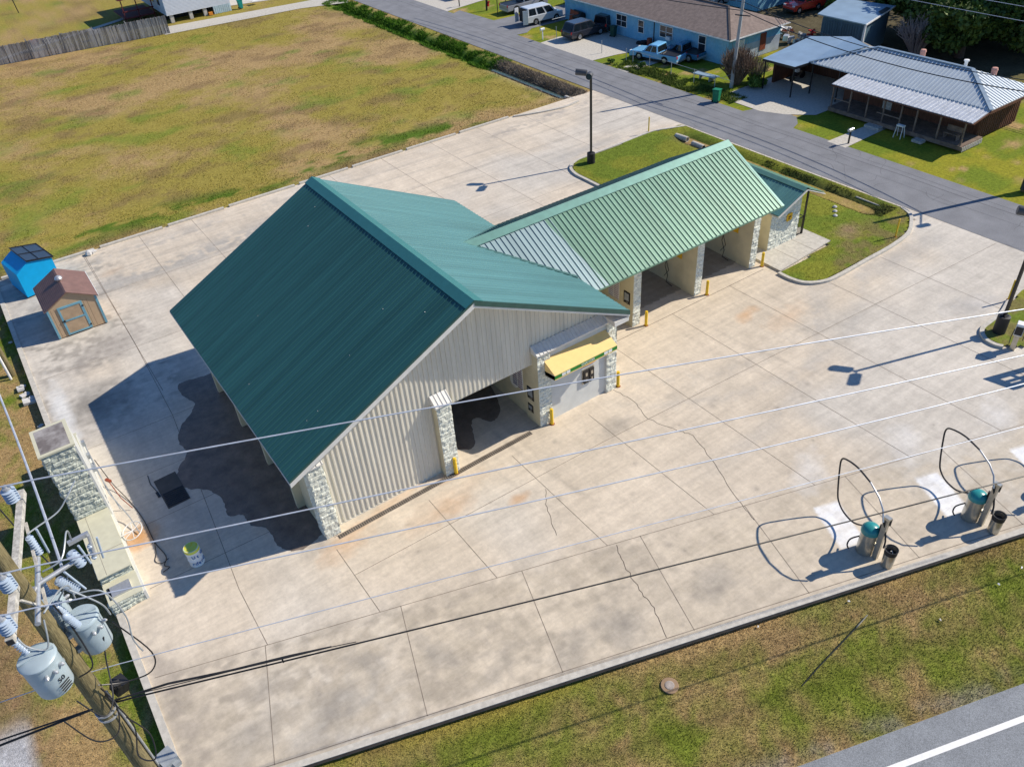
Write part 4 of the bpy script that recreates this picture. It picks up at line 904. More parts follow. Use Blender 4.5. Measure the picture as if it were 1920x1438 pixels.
b.tube([(-1.75, 29.2, .6), (-1.3, 29.2, .62)], .03, 6); b.build('spokes', M_white, t)
# barrel
t = thing('barrel', (.44, 26.35, 0), 'white steel drum with yellow green top and blue hand painted writing', 'barrel')
b = MB(); b.lathe([(.30, 0), (.31, .02), (.30, .05), (.30, .3), (.315, .32), (.30, .34), (.30, .62), (.315, .64), (.30, .66), (.30, .90), (.315, .93), (.30, .95)], seg=28)
b.build('drum', mat('painted_drum', (.80, .82, .80), .5, var=.06, scale=5), t, smooth=True, loc=L0)
b = MB(); b.lathe([(.317, .80), (.318, .94), (.0, .945)], seg=28); b.lathe([(.285, .0), (.285, .006), (0, .007)], (0, 0, .945), seg=28); b.lathe([(.05, 0), (.05, .02), (0, .02)], (.08, -.16, .95), seg=12); b.build('lid', mat('lime_lid', (.62, .70, .12), .5, col2=(.75, .62, .04), scale=7, thr=(.5, .62)), t, smooth=True, loc=L0)
for k, (ch, a, z, sz) in enumerate((('O', -30, .62, .24), ('U', -105, .60, .22), ('t', -75, .58, .26), ('O', -28, .25, .22), ('r', -55, .22, .22), ('e', -78, .22, .22), ('d', -101, .22, .24), ('r', -124, .22, .2))):
    a = R(a); text_mesh('lettering', ch, sz, mat('blue_paint', (.01, .13, .42), .6), t, (.44+.318*math.cos(a), 26.35+.318*math.sin(a), z), R(90), a+R(90), .006)
# sheds
def roof2(b, x0, x1, y0, y1, zl, xr, zr, zr2, th=.05, m=0):
    b.poly([(x0, y0, zl), (xr, y0, zr), (xr, y1, zr), (x0, y1, zl), (x0, y0, zl-th), (xr, y0, zr-th), (xr, y1, zr-th), (x0, y1, zl-th)], [(0, 1, 2, 3), (7, 6, 5, 4), (4, 5, 1, 0), (6, 7, 3, 2), (7, 4, 0, 3)], m)
    b.poly([(xr, y0, zr), (x1, y0, zr2), (x1, y1, zr2), (xr, y1, zr), (xr, y0, zr-th), (x1, y0, zr2-th), (x1, y1, zr2-th), (xr, y1, zr-th)], [(0, 1, 2, 3), (7, 6, 5, 4), (4, 5, 1, 0), (6, 7, 3, 2), (5, 6, 2, 1)], m)
t = thing('storage_shed', (-.78, 48.25, 0), 'tan wooden shed with brown roof and pale blue door trim', 'shed', rz=R(0))
W_, D_, H_, RH = 2.75, 3.3, 2.0, 2.8
b = MB(); b.poly([(0, 0, .06), (W_, 0, .06), (W_, 0, H_), (W_/2, 0, RH-.08), (0, 0, H_), (0, D_, .06), (W_, D_, .06), (W_, D_, H_), (W_/2, D_, RH-.08), (0, D_, H_)], [(0, 1, 2, 3, 4), (9, 8, 7, 6, 5), (1, 6, 7, 2), (5, 0, 4, 9)], 0)
for i in range(1, 12): b.box(i*.2-.006, i*.2+.006, -.003, .004, .1, 1.95, 1)
for i in range(1, 14): b.box(W_-.002, W_+.003, i*.2, i*.2+.012, .1, 1.95, 1)
b.box(.03, W_-.03, .03, D_-.03, 0, .06, 1); b.build('wall', [M_shedwall, M_brown], t, loc=L0)
b = MB(); b.box(-.02, .1, -.03, .0, .06, H_+.02); b.box(W_-.1, W_+.02, -.03, 0, .06, H_+.02); b.box(W_, W_+.03, 0, .1, .06, H_)
b.box(.55, .66, -.05, -.004, .1, 1.95); b.box(1.78, 1.92, -.05, -.004, .1, 1.95); b.box(.66, 1.78, -.05, -.004, 1.83, 1.95); b.box(.66, 1.78, -.05, -.004, .1, .2); b.box(.66, 1.78, -.05, -.004, .98, 1.07); b.build('trim', M_shedtrim, t, loc=L0)
b = MB(); b.box(.66, 1.78, -.03, -.002, .2, 1.83); dd_ = b.build('door', mat('shed_door', (.43, .31, .20), .7), t, loc=L0)
b = MB(); b.box(.62, .7, -.08, -.05, .98, 1.1); b.box(.5, .62, -.06, -.04, 1.0, 1.06); b.box(1.84, 1.94, -.07, -.05, 1.6, 1.68); b.box(1.84, 1.94, -.07, -.05, .3, .38); b.build('latch', M_black, dd_, loc=L0)
b = MB(); roof2(b, -.14, W_+.14, -.12, D_+.12, H_-.02, W_/2, RH, H_-.02)
for i in range(15):
    f_ = i/15; 
    b.box(-.145+f_*(W_/2+.14), -.135+f_*(W_/2+.14), -.12, D_+.12, H_-.02+f_*(RH-H_), H_+.0+f_*(RH-H_+.02))
b.build('roof', M_shedroof, t, loc=L0)
b = MB(); b.beam((W_+.15, -.12, H_-.04), (W_+.15, D_+.12, H_-.04), .03, .08); b.build('gutter', M_white, t, loc=L0)
b = MB(); b.lathe([(.13, 0), (.13, .2), (.20, .22), (.22, .3), (.17, .40), (.08, .45), (0, .46)], (1.35, 1.7, 2.6), seg=18); b.build('roof_vent', M_galv, t, smooth=True, loc=L0)
t = thing('vending_hut', (-1.45, 54.7, 0), 'bright blue hut with dark panel roof behind the tan shed', 'hut', rz=R(12))
W_, D_ = 2.3, 2.6
b = MB(); b.poly([(0, 0, .1), (W_, 0, .1), (W_, 0, 1.95), (W_*.4, 0, 2.3), (0, 0, 1.75), (0, D_, .1), (W_, D_, .1), (W_, D_, 1.95), (W_*.4, D_, 2.3), (0, D_, 1.75)], [(0, 1, 2, 3, 4), (9, 8, 7, 6, 5), (1, 6, 7, 2), (5, 0, 4, 9), (4, 3, 8, 9), (3, 2, 7, 8)]); b.build('body', M_cyan, t, loc=L0)
b = MB(); b.poly([(W_*.36, -.08, 2.40), (W_+.1, -.08, 2.04), (W_+.1, D_+.08, 2.04), (W_*.36, D_+.08, 2.40), (W_*.36, -.08, 2.32), (W_+.1, -.08, 1.96), (W_+.1, D_+.08, 1.96), (W_*.36, D_+.08, 2.32)], [(0, 1, 2, 3), (7, 6, 5, 4), (4, 5, 1, 0), (5, 6, 2, 1), (6, 7, 3, 2), (7, 4, 0, 3)]); b.build('roof_panel', M_solar, t, loc=L0)
b = MB()
for y in (-.1, 1.25, D_+.06): b.beam((W_*.36, y, 2.42), (W_+.12, y, 2.06), .03, .04)
b.beam((W_*.36, -.1, 2.42), (W_*.36, D_+.08, 2.42), .04, .04); b.beam((W_+.1, -.1, 2.07), (W_+.1, D_+.08, 2.07), .03, .03); b.beam((W_*.68, -.1, 2.26), (W_*.68, D_+.08, 2.26), .02, .03); b.build('panel_frame', M_black, t, loc=L0)
b = MB(); b.box(.05, W_-.05, .05, D_-.05, 0, .12); b.build('skid', M_black, t, loc=L0)
t = thing('rock', (3.1, 58.2, 0), 'pale lump of stone resting against the back kerb', 'rock'); 
b = MB(); b.lathe([(.22, 0), (.27, .1), (.2, .26), (.08, .33), (0, .34)], seg=7); b.obox((.3, .05, .1), (.35, .3, .22), (.2, .1, .5)); b.build('stone', M_rock, t, loc=L0)

# ---- vacuums
E_ = Vector((NY, -NX, 0)); N_ = Vector((NX, NY, 0))
def vacuum(loc, label):
    t = thing('vacuum_station', loc, label, 'vacuum', 'coin vacuum stations along the front kerb'); o = Vector((22.2, 9.95, 0))
    Q = lambda x, y, z: (x-o.x, y-o.y, z)
    b = MB(); b.lathe([(.33, .02), (.33, 1.12), (.30, 1.14), (.30, 1.2)], Q(22.22, 10.02, 0), seg=26); b.build('canister', M_steel, t, smooth=True, loc=L0)
    b = MB(); b.lathe([(.36, 1.14), (.36, 1.22), (.345, 1.3), (.28, 1.40), (.15, 1.47), (0, 1.49)], Q(22.22, 10.02, 0), seg=26); b.build('dome', M_teal, t, smooth=True, loc=L0)
    b = MB(); b.box(-.06, .1, -.5, -.3, 0, 2.25, 0); b.box(-.03, .1, -.3, -.1, .6, .72, 0); b.obox((.02, -.40, 2.28), (.22, .26, .1), (0, .2, 0)); b.build('post', M_steel, t, loc=L0)
    b = MB(); b.obox((.14, -.38, 2.05), (.06, .30, .34), (0, 0, 0)); b.obox((.16, -.25, 1.45), (.1, .18, .4), (0, 0, .3)); b.build('coin_box', M_black, t, loc=L0)
    b = MB()
    for k in range(5): b.obox((.12+.02*k, -.3+.04*k, .5+.18*k), (.05, .08, .05), (.3*k, .2, .5)); 
    b.build('bracket', M_galv, t, loc=L0)
    bm = [(21.95, 9.55, 2.25), (22.07, 9.75, 2.68), (22.25, 10.1, 2.93), (22.5, 10.7, 3.1), (22.79, 11.44, 3.1), (23.04, 12.08, 2.9), (23.17, 12.4, 2.62)]
    b = MB(); b.tube([Q(*p) for p in bm[:5]], .035, 8); b.build('boom', M_galv, t, smooth=True, loc=L0)
    hz = bm[3:] + [(23.15, 12.35, 1.97), (23.06, 12.13, .95), (22.98, 11.93, .63), (22.84, 11.57, .47), (22.63, 11.04, .53), (22.46, 10.65, .79), (22.32, 10.35, 1.1)]
    b = MB(); b.tube([Vector(Q(*p[:])) for p in arc(hz, 5)], .035, 8); b.tube([Vector(p) for p in arc([Q(22.05, 9.6, 2.2), Q(22.2, 9.5, 1.7), Q(22.18, 9.35, 1.2), Q(22.1, 9.3, .9)], 4)], .035, 8)
    b.tube([Vector(p) for p in arc([Q(22.1, 10.3, .7), Q(21.95, 10.55, .4), Q(21.7, 10.5, .3), Q(21.6, 10.35, .25)], 4)], .03, 8); b.build('vacuum_hose', M_blk2, t, smooth=True, loc=L0); return t
def arc3(p, n=5): return p
_arc2 = arc
def arc(pts, n=6):
    P2 = [Vector(p) for p in pts]; out = []
    for i in range(len(P2)-1):
        a, b_, c, d = P2[max(i-1, 0)], P2[i], P2[i+1], P2[min(i+2, len(P2)-1)]
        for t in np.linspace(0, 1, n, endpoint=False): out.append(.5*((2*b_)+(-a+c)*t+(2*a-5*b_+4*c-d)*t*t+(-a+3*b_-3*c+d)*t**3))
    return out + [P2[-1]]
V0 = Vector((22.2, 9.95, 0)); v1 = vacuum(V0, 'coin vacuum with teal dome and looping black hose, the one furthest left')
dup(v1, V0+E_*4.95, R(0), 'coin vacuum with teal dome and looping black hose, second from the left')
dup(v1, V0+E_*9.6, R(0), 'coin vacuum at the right edge with only part of its hose in view')
def tcan(loc, label):
    t = thing('trash_can', loc, label, 'trash can', 'steel trash cans beside the vacuums')
    b = MB(); b.lathe([(.215, .02), (.23, .6), (.235, .92), (.22, .92), (.2, .2), (0, .2)], seg=24); b.build('can', M_steel, t, smooth=True, loc=L0)
    b = MB(); b.lathe([(.24, .72), (.25, .93), (.255, .96), (.225, .955), (.21, .5), (.15, .3), (0, .28)], seg=24); b.build('bin_bag', M_blk2, t, smooth=True, loc=L0); return t
tc = tcan(Vector((22.25, 9.05, 0)), 'steel trash can lined with a black bag beside the leftmost vacuum')
dup(tc, Vector((22.25, 9.05, 0))+E_*4.95, 0, 'steel trash can lined with a black bag beside the second vacuum')
dup(tc, Vector((22.25, 9.05, 0))+E_*9.9, 0, 'steel trash can lined with a black bag beside the rightmost vacuum')

# ================================================================== big utility pole, lower left
def on_np(e, n, z): x, y = from_en(e, n); return Vector((x, y, z))
PB = Vector((-3.0, 14.9, -.38)); up_ = thing('utility_pole', PB, 'weathered wooden utility pole with three grey transformers and crossarm, lower left', 'utility pole')
q = lambda x, y, z: Vector((x, y, z)) - PB        # world to local
b = MB(); b.tube([(0, 0, 0), (0, 0, 5), (0, 0, 10), (0, 0, 14.75)], [.27, .24, .21, .175], 20); b.build('pole', M_wood, up_, smooth=True, loc=L0)
A0, A1 = Vector((-2.42, 17.6, 13.2)), Vector((-3.32, 13.3, 13.2)); ad = (A1-A0).normalized()
b = MB(); b.beam(q(*A0), q(*A1), .14, .16, 0); ca = b.build('crossarm', M_arm, up_, loc=L0)
b = MB(); b.beam(q(*(A1+ad*.002)), q(*(A1+ad*.02)), .12, .12); b.build('end_cap', M_black, ca, loc=L0)
for s_ in (-1, 1):
    b = MB(); m_ = A0.lerp(A1, .5)+ad*s_*1.15; b.beam(q(m_.x+.1, m_.y, 13.14), q(PB.x+.2, PB.y, 12.1), .06, .04); b.build('brace', M_arm, up_, loc=L0)
def sheds_(n, r, h, r0=.4):
    pr = [(r*r0, 0)]
    for i in range(n):
        z = h*(i+.15)/n; pr += [(r*r0, z), (r, z+h*.28/n), (r*.98, z+h*.42/n), (r*r0, z+h*.62/n)]
    return pr + [(r*r0, h), (0, h)]
INS = []
WP = [(-2.19, 16.75), (-2.9, 13.95), (-3.0, 13.1)]
WIRE1 = []
for (x, y), zz in zip([(-2.60, 17.3), (-3.08, 14.6), (-3.26, 13.5)], (13.8,)*3):
    b = MB(); b.lathe(sheds_(5, .155, .36, .62), q(x, y, 13.29), seg=20); o = b.build('insulator', M_porc, up_, smooth=True, loc=L0); INS.append(Vector((x, y, 13.7)))
    b = MB(); b.lathe([(.09, 0), (.09, .06), (.04, .08), (.04, .12), (0, .12)], q(x, y, 13.64), seg=14); b.build('clamp', M_galv, o, loc=L0)
def transformer(px, py, pz, r, h, bush, rot):
    c = q(px, py, pz); b = MB(); b.lathe([(r*.94, 0), (r*.97, .03), (r, h*.5), (r, h*.9), (r*1.0, h)], c, seg=32)
    tb = b.build('transformer', M_cab, up_, smooth=True, loc=L0)
    b = MB(); b.lathe([(r*1.05, h-.01), (r*1.05, h+.03), (r*.96, h+.07), (r*.5, h+.10), (0, h+.11)], c, seg=32); b.beam(c+Vector((-r*.95, -.02, h+.105)), c+Vector((r*.95, .02, h+.105)), .07, .03); b.build('lid', M_cab, tb, smooth=True, loc=L0)
    for (dx, dy, tx, ty) in bush:
        b = MB(); b.lathe(sheds_(6, .09, .4, .6), c+Vector((dx, dy, h+.06)), (tx, ty, 1), 16); b.lathe([(.08, .4), (.085, .5), (.05, .56), (0, .58)], c+Vector((dx, dy, h+.06)), (tx, ty, 1), 14); b.build('bushing', M_porc, tb, smooth=True, loc=L0)
    b = MB(); d = Vector((0, 0, 0)) - Vector((c.x, c.y, 0)); d.normalize()
    for zz in (h*.25, h*.8): b.beam(c+Vector((d.x*r*.8, d.y*r*.8, zz)), c+Vector((d.x*(r+.35), d.y*(r+.35), zz)), .14, .1)
    b.build('bracket', M_grey, tb, loc=L0)
    b = MB()
    for k in (-1, 0, 1):
        a = rot+k*.45; p0 = c+Vector((math.cos(a)*r, math.sin(a)*r, h*.78)); b.lathe([(.04, 0), (.045, .08), (.02, .12), (0, .12)], p0, (math.cos(a), math.sin(a), 0), 10)
    b.build('terminal', M_galv, tb, loc=L0); return tb
T1 = transformer(-3.38, 14.35, 10.4, .38, 1.0, [(-.12, .2, -.35, .5)], R(-60))
T2 = transformer(-2.40, 15.1, 10.2, .35, .95, [(-.2, .05, -.2, .1), (-.1, -.22, -.2, -.1)], R(-50))
T3 = transformer(-2.85, 15.6, 10.6, .30, 1.0, [(.05, .12, 0, .2)], R(20))
text_b = MB()
text_mesh('lettering', '50', .17, M_black, T1, Vector((-3.36, 14.35, 10.85))+Vector((.20, -.32, 0)), R(90), R(35), .004)
for k in range(4):
    text_b.obox(q(-3.36, 14.35, 10.72-.07*k)+Vector((.205, -.328, 0)), (.26-.03*(k % 2), .012, .026), (0, 0, R(35)))
text_b.build('nameplate', M_blk2, T1, loc=L0)
# cut-out frame: grey tubular arms
F1a, F1b = (-2.62, 16.0, 12.55), (-2.95, 14.1, 12.55)
b = MB(); b.tube([q(*F1a), q(*F1b)], .06, 10); b.tube([q(-2.75, 15.2, 12.55), q(-1.85, 15.45, 12.5)], .055, 10); b.beam(q(-2.85, 15.15, 12.55), q(-3.0, 14.9, 12.45), .2, .2); b.build('cutout_frame', M_galv, up_, smooth=True, loc=L0)
def arrester(x, y, z, name, tx=.2, n=8, h=.62, r=.085):
    b = MB(); b.lathe(sheds_(n, r, h, .5), q(x, y, z), (tx, -.1, 1), 14); b.tube([q(x, y, z)+Vector((.16, -.03, -.05)), q(x, y, z)+Vector((.2+tx*h, -.06, h+.1))], .025, 8); b.build(name, M_porc, up_, smooth=True, loc=L0)
arrester(-2.55, 16.1, 12.55, 'cutout', .0); arrester(-1.88, 15.45, 12.3, 'cutout', -.15, 5, .5, .12); arrester(-2.2, 15.2, 11.9, 'surge_arrester', -.35, 9, .6, .11); arrester(-1.62, 15.5, 12.25, 'surge_arrester', .1, 4, .5, .06)
arrester(-3.25, 14.75, 10.7, 'surge_arrester', -.2, 5, .4, .07)
b = MB(); b.obox(q(-1.7, 15.55, 12.95), (.45, .09, .09), (0, 0, .1)); b.tube([q(-1.5, 15.5, 12.95), q(-1.58, 15.4, 12.4)], .035, 8); b.build('fuse_holder', M_galv, up_, loc=L0)
for pts in ([(-1.3, 16.8, 13.5), (-1.6, 16.6, 13.3), (-1.9, 16.5, 13.1), (-2.4, 16.3, 13.1), (-2.55, 16.1, 13.2)],
            [(-2.4, 14.3, 13.6), (-2.0, 14.3, 13.7), (-1.75, 14.9, 13.8), (-1.8, 15.3, 13.2)],
            [(-2.6, 13.3, 13.5), (-2.3, 13.9, 13.3), (-2.25, 14.9, 12.4), (-2.3, 15.1, 11.8)],
            [(-2.2, 15.1, 11.9), (-1.75, 14.9, 11.8), (-1.6, 14.8, 10.9), (-1.7, 14.7, 10.2), (-1.65, 14.67, 9.7)],
            [(-3.5, 14.6, 12.0), (-3.4, 14.4, 11.8), (-3.1, 14.3, 11.6), (-2.9, 14.5, 12.2)],
            [(-3.2, 14.1, 9.9), (-2.9, 13.9, 9.2), (-2.6, 14.2, 9.3), (-2.4, 14.8, 9.9), (-2.2, 14.8, 10.6)],
            [(-3.6, 14.0, 9.6), (-3.3, 13.8, 8.7), (-2.9, 14.0, 8.3), (-2.7, 14.5, 8.6), (-2.8, 14.7, 9.2)],
            [(-1.9, 14.9, 10.8), (-1.5, 14.6, 9.6), (-1.7, 14.5, 9.1), (-2.3, 14.6, 9.1), (-2.8, 14.65, 9.4)],
            [(-2.3, 15.0, 12.2), (-1.9, 14.8, 11.6), (-1.85, 14.85, 11.1)], [(-2.7, 15.3, 11.7), (-2.4, 15.2, 12.1), (-2.2, 15.2, 12.4)],
            [(-2.8, 14.7, 8.9), (-2.65, 14.6, 7.5), (-2.9, 14.4, 6.6), (-2.6, 14.2, 6.4), (-2.45, 14.5, 7.0), (-2.7, 14.7, 7.8)],
            [(-3.0, 14.6, 10.0), (-2.6, 14.4, 10.4), (-2.6, 14.8, 11.2), (-2.7, 15.0, 12.0)]):
    b = MB(); b.tube([Vector(p)-PB for p in arc(pts, 6)], .018, 6); b.build('jumper_cable', M_black if pts[0][2] < 11.5 else M_grey, up_, smooth=True, loc=L0)
b = MB(); b.tube([q(-2.76, 14.8, 8.9), q(-2.74, 14.82, 6), q(-2.7, 14.85, 1.6)], .03, 8); b.build('conduit', M_galv, up_, loc=L0)
b = MB(); b.obox(q(-2.48, 14.9, 8.75), (.3, .34, .34), (.2, .3, .4)); b.obox(q(-2.5, 14.75, 9.0), (.16, .14, .14), (.4, .2, .2)); b.build('splice_box', M_black, up_, loc=L0)
b = MB(); b.obox(q(-2.5, 14.9, 5.1), (.42, .5, .35), (0, 0, .3)); b.obox(q(-2.33, 14.65, 5.1), (.18, .14, .16), (0, 0, .3)); b.build('meter_box', M_grey, up_, loc=L0)
for zz in (8.2, 8.0): 
    b = MB(); b.lathe([(.25, 0), (.25, .06), (.2, .06), (.2, 0)], q(-3.0, 14.9, zz), seg=20); b.build('band', M_galv, up_, loc=L0)

# wires: real catenaries between poles along the highway
def wire(name, a, c, r, m, label, cat='power line', sag=0, a_ext=0, group=None, twist=False, n=40):
    a, c = Vector(a), Vector(c); t = thing(name, a, label, cat, group); b = MB(); pts = []
    for i in range(n+1):
        u = i/n; p = a.lerp(c, u) - a; p.z -= sag*4*u*(1-u); pts.append(p)
    b.tube(pts, r, 6); b.build('cable', m, t, smooth=True, loc=L0); return t
def far(a, c, k): a, c = Vector(a), Vector(c); return a + (c-a)*k
def line(name, A, B, C3, r, m, label, back=None, group=None):
    """fit a parabola through three measured points and extend it both ways"""
    A, B, C3 = map(Vector, (A, B, C3)); d = (C3-A); d.z = 0; L = d.length; u = lambda p: (Vector((p.x, p.y, 0))-Vector((A.x, A.y, 0))).length/L
    ub = u(B); z0, z1, z2 = A.z, B.z, C3.z; k = ((z1-z0)-(z2-z0)*ub)/(ub*ub-ub); l_ = (z2-z0)-k
    t = thing(name, A, label, 'power line', group); b = MB(); pts = []
    for i in range(61):
        s_ = -.42 + i*(1.9/60); p = A + (C3-A)*s_; p.z = z0 + k*s_*s_ + l_*s_ if s_ >= 0 else z0 + abs(s_)*(-2.2) + s_*s_*2.5
        pts.append(p-A)
    b.tube(pts, r, 8); b.build('cable', m, t, smooth=True, loc=L0); return t
GW = 'wires strung along the highway'
line('power_line', INS[0]+Vector((0, 0, .08)), (8.3, 13.35, 13.0), (23.79, 8.36, 11.58), .018, M_wire, 'bright bare power line, topmost of the four crossing the roof', group=GW)
line('power_line', INS[1]+Vector((0, 0, .08)), (7.0, 11.35, 12.95), (20.7, 7.05, 12.0), .016, M_wire, 'bright bare power line, second from the top, passing below the tall door', group=GW)
line('power_line', INS[2]+Vector((0, 0, .08)), (6.35, 10.6, 12.85), (19.5, 6.35, 12.05), .014, M_wire, 'bright bare power line, third from the top, crossing open concrete', group=GW)
line('power_line', (-2.8, 14.85, 9.72), (9.0, 11.2, 9.15), (22.81, 6.79, 8.46), .011, M_wire, 'thin pale neutral wire, just above the thick black cable', group=GW)
tel = line('communication_cable', (-2.95, 15.1, 8.12), (8.32, 11.46, 7.1), (23.77, 6.48, 5.94), .022, M_black, 'thick black communication cable, lowest of the wires along the highway', group=GW); tel['category'] = 'cable'
A_ = Vector(tel.location); b = MB(); b.tube([(.3, -.05, .0), (1.4, -.42, .05), (2.8, -.9, -.12), (4.2, -1.35, -.25), (5.2, -1.7, -.33)], [.022, .03, .03, .038, .02], 8); b.obox((4.0, -1.3, -.33), (.04, .04, .14)); b.tube([(-9, 2.9, -1.4), (-4, 1.3, -.62), (-1, .3, -.12), (.3, -.05, 0)], .03, 8); b.build('splice', M_black, tel, loc=L0)
b = MB(); b.tube([(x, -.325*x, -.085*x+(.10 if x < 5.4 else .05)) for x in (.2, 1, 2.2, 3.6, 5.0, 5.8)], .012, 6); b.build('lashing_wire', M_black, tel, loc=L0)
t = wire('tap_line', (-2.25, 15.35, 12.45), (-3.9, 47.2, 9.0), .034, M_wire, 'bright tap line running back along the west kerb from the transformer pole', sag=1.6)
t = wire('service_drop', (-2.3, 15.3, 12.3), (-3.6, 20.2, 13.2), .016, M_blk2, 'thin black jumper leaning over the grass beside the block tower', 'cable', sag=.4)
t = thing('utility_pole', (-3.75, 46.9, -.38), 'wooden pole with a white conduit guard at the left edge beyond the west kerb', 'utility pole')
b = MB(); b.tube([(0, 0, 0), (-.0, 0, 9.5)], [.16, .12], 14); b.build('pole', M_wood, t, smooth=True, loc=L0)
b = MB(); b.tube([(-.14, -.35, 0), (-.12, -.25, 3.2)], .07, 10); b.build('conduit_guard', M_white, t, loc=L0)
# ground clutter left side
for i, (x, y, s_) in enumerate(((-3.35, 43.5, .45), (-3.5, 44.3, .3), (-3.3, 40.9, .18), (-3.25, 38.5, .16), (-3.6, 45.1, .35), (-3.3, 50.6, .14))):
    t = thing('stone', (x, y, -.36), ('pale broken slab pile below the west kerb', 'flat pale rubble piece beside the slab pile', 'small white stone by the kerb below the rubble', 'small white stone lower down by the west kerb', 'grey rubble piece nearest the white conduit pole', 'tiny white stone left of the tan shed')[i], 'stone', 'stones below the west kerb')
    b = MB(); b.obox((0, 0, s_*.2), (s_*1.6, s_, s_*.35), (.1, .15, .4*i)); b.obox((s_*.4, s_*.3, s_*.25), (s_*.6, s_*.8, s_*.3), (.2, .1, 1.1)); b.build('chunk', M_rock, t, loc=L0)
# verge items
t = thing('manhole', (12.1, 10.45, -.115), 'round concrete access cover sunk in the verge grass', 'manhole'); b = MB(); b.lathe([(.17, 0), (.17, .03), (.13, .04), (0, .04)], seg=20); b.build('cover', mat('old_cover', (.36, .31, .27), .9, var=.2, scale=8), t, loc=L0)
b = MB(); b.lathe([(.32, 0), (.30, .02), (0, .025)], (0, 0, -.005), seg=18); b.build('bare_soil_ring', mat('soil', (.3, .2, .12), .95), t, loc=L0)
for i, (x, y) in enumerate(((9.7, 7.9), (19.8, 8.9), (16.3, 10.2), (24.8, 6.0), (11.9, 12.0), (26.2, 5.9), (21.7, 6.4), (12.3, 11.95))):
    t = thing('litter', (x, y, -.05 if np_(x, y) < 12.5 else -.12), ('white paper scrap lowest in the verge near the asphalt', 'white scrap just below the vacuum kerb', 'white scrap midway along the verge', 'white scrap at the right end of the verge', 'left of two white scraps against the front kerb', 'white scrap furthest right in the grass', 'tan stick like scrap near the highway edge', 'right of two white scraps against the front kerb')[i], 'litter', 'litter in the verge')
    b = MB(); b.obox((0, 0, .04), (.04+.04*random.random(), .09, .02), (.2, .3, i)); b.obox((.03, .02, .04), (.04, .04, .02), (.4, .3, i)); b.build('scrap', M_white if i != 6 else M_arm, t, loc=L0)
t = thing('ground_cable', (17.6, 8.0, 0), 'dark cable stub lying in the verge grass below the leftmost vacuum', 'cable'); b = MB(); b.tube([(-1.9, -.3, -.12), (-.9, -.2, -.05), (.3, -.1, -.03), (1.4, .0, -.03)], .018, 6); b.build('cable', M_black, t, loc=L0); b = MB(); b.tube([(1.4, 0, -.03), (2.2, .1, -.05)], .02, 8); b.build('sleeve', mat('dull_sleeve', (.22, .22, .2), .8), t, loc=L0)

# kiosk at right edge
t = thing('payment_kiosk', (39.0, 13.55, 0), 'slanted steel post kiosk with dark screen beside the right lamp island', 'kiosk', rz=R(20))
b = MB(); b.box(-.14, .14, -.12, .12, 0, 1.0); b.build('post', M_steel, t, loc=L0); b = MB(); b.obox((0, 0, 1.25), (.45, .38, .6), (R(0), 0, 0)); b.obox((0, 0, 1.56), (.40, .36, .08)); b.build('housing', M_white, t, loc=L0)
b = MB(); b.box(-.24, -.225, -.17, .17, 1.0, 1.48); b.box(-.2, .2, -.205, -.19, 1.0, 1.48); b.build('screen', M_black, t, loc=L0); b = MB(); b.tube([(-.2, .2, 1.3), (-.45, .25, 1.0), (-.4, .22, .5)], .02, 6); b.tube([(.2, -.2, 1.3), (.4, -.3, .9), (.35, -.3, .4)], .02, 6); b.build('hose', M_black, t, loc=L0)
t = thing('shadow_rack', (38.55, 11.35, 0), 'added slotted dark rack at the right edge casting a barred shadow on the slab', 'rack', rz=R(-78))
b = MB(); b.box(-.9, .5, 0, .08, 1.9, 2.3); b.box(-.9, -.55, 0, .08, .2, 1.9)
for k in range(3): b.box(-.3+k*.3, -.12+k*.3, 0, .08, .3, 1.9)
b.box(-.9, .7, 0, .08, .3, .7); b.box(-.9, .7, 0, .08, 1.2, 1.35); b.build('frame', M_grey, t, loc=L0); b = MB(); b.box(-.85, -.77, -.1, .2, 0, .3); b.box(.5, .58, -.1, .2, 0, .4); b.build('leg', M_grey, t, loc=L0)

# ================================================================== plants
def leafcloud(n, fn, size, seed):
    rg = np.random.RandomState(seed); c = fn(rg, n); n = len(c); a = rg.randn(n, 3); a /= np.linalg.norm(a, axis=1)[:, None]; bb = np.cross(a, rg.randn(n, 3)); bb /= np.linalg.norm(bb, axis=1)[:, None]
    s = (size*(.5+rg.rand(n)))[:, None]; V = np.stack([c-a*s, c-bb*s*.6, c+a*s, c+bb*s*.6], 1); return V.reshape(-1, 3)
def tree(name, loc, label, cat, rad, hgt, n, size, m, trunk=.25, clumps=14, seed=1, base=.35, group=None):
    t = thing(name, loc, label, cat, group); rg = np.random.RandomState(seed)
    cc = np.stack([rg.uniform(-1, 1, clumps)*rad*.75, rg.uniform(-1, 1, clumps)*rad*.75, hgt*(base+(1-base)*rg.uniform(.05, .9, clumps))], 1); cr = rad*rg.uniform(.28, .5, clumps)
    def fn(r, k):
        i = r.randint(0, clumps, k); d = r.randn(k, 3); d /= np.linalg.norm(d, axis=1)[:, None]; rr = (r.rand(k)**.45)[:, None]; return cc[i] + d*rr*cr[i][:, None]*np.array((1, 1, .75))
    o = trimesh('crown', leafcloud(n, fn, size, seed+1), m, None, nper=4); o.parent = t
    b = MB(); b.tube([(0, 0, 0), (rad*.03, 0, hgt*.35), (0, rad*.05, hgt*.6)], [trunk, trunk*.75, trunk*.5], 10)
    for i in range(min(7, clumps)): b.tube([(0, 0, hgt*.35), tuple(cc[i]*.6+np.array((0, 0, hgt*.12))), tuple(cc[i])], [trunk*.45, trunk*.3, trunk*.1], 6)
    b.build('trunk', M_bark, t, smooth=True, loc=L0); return t
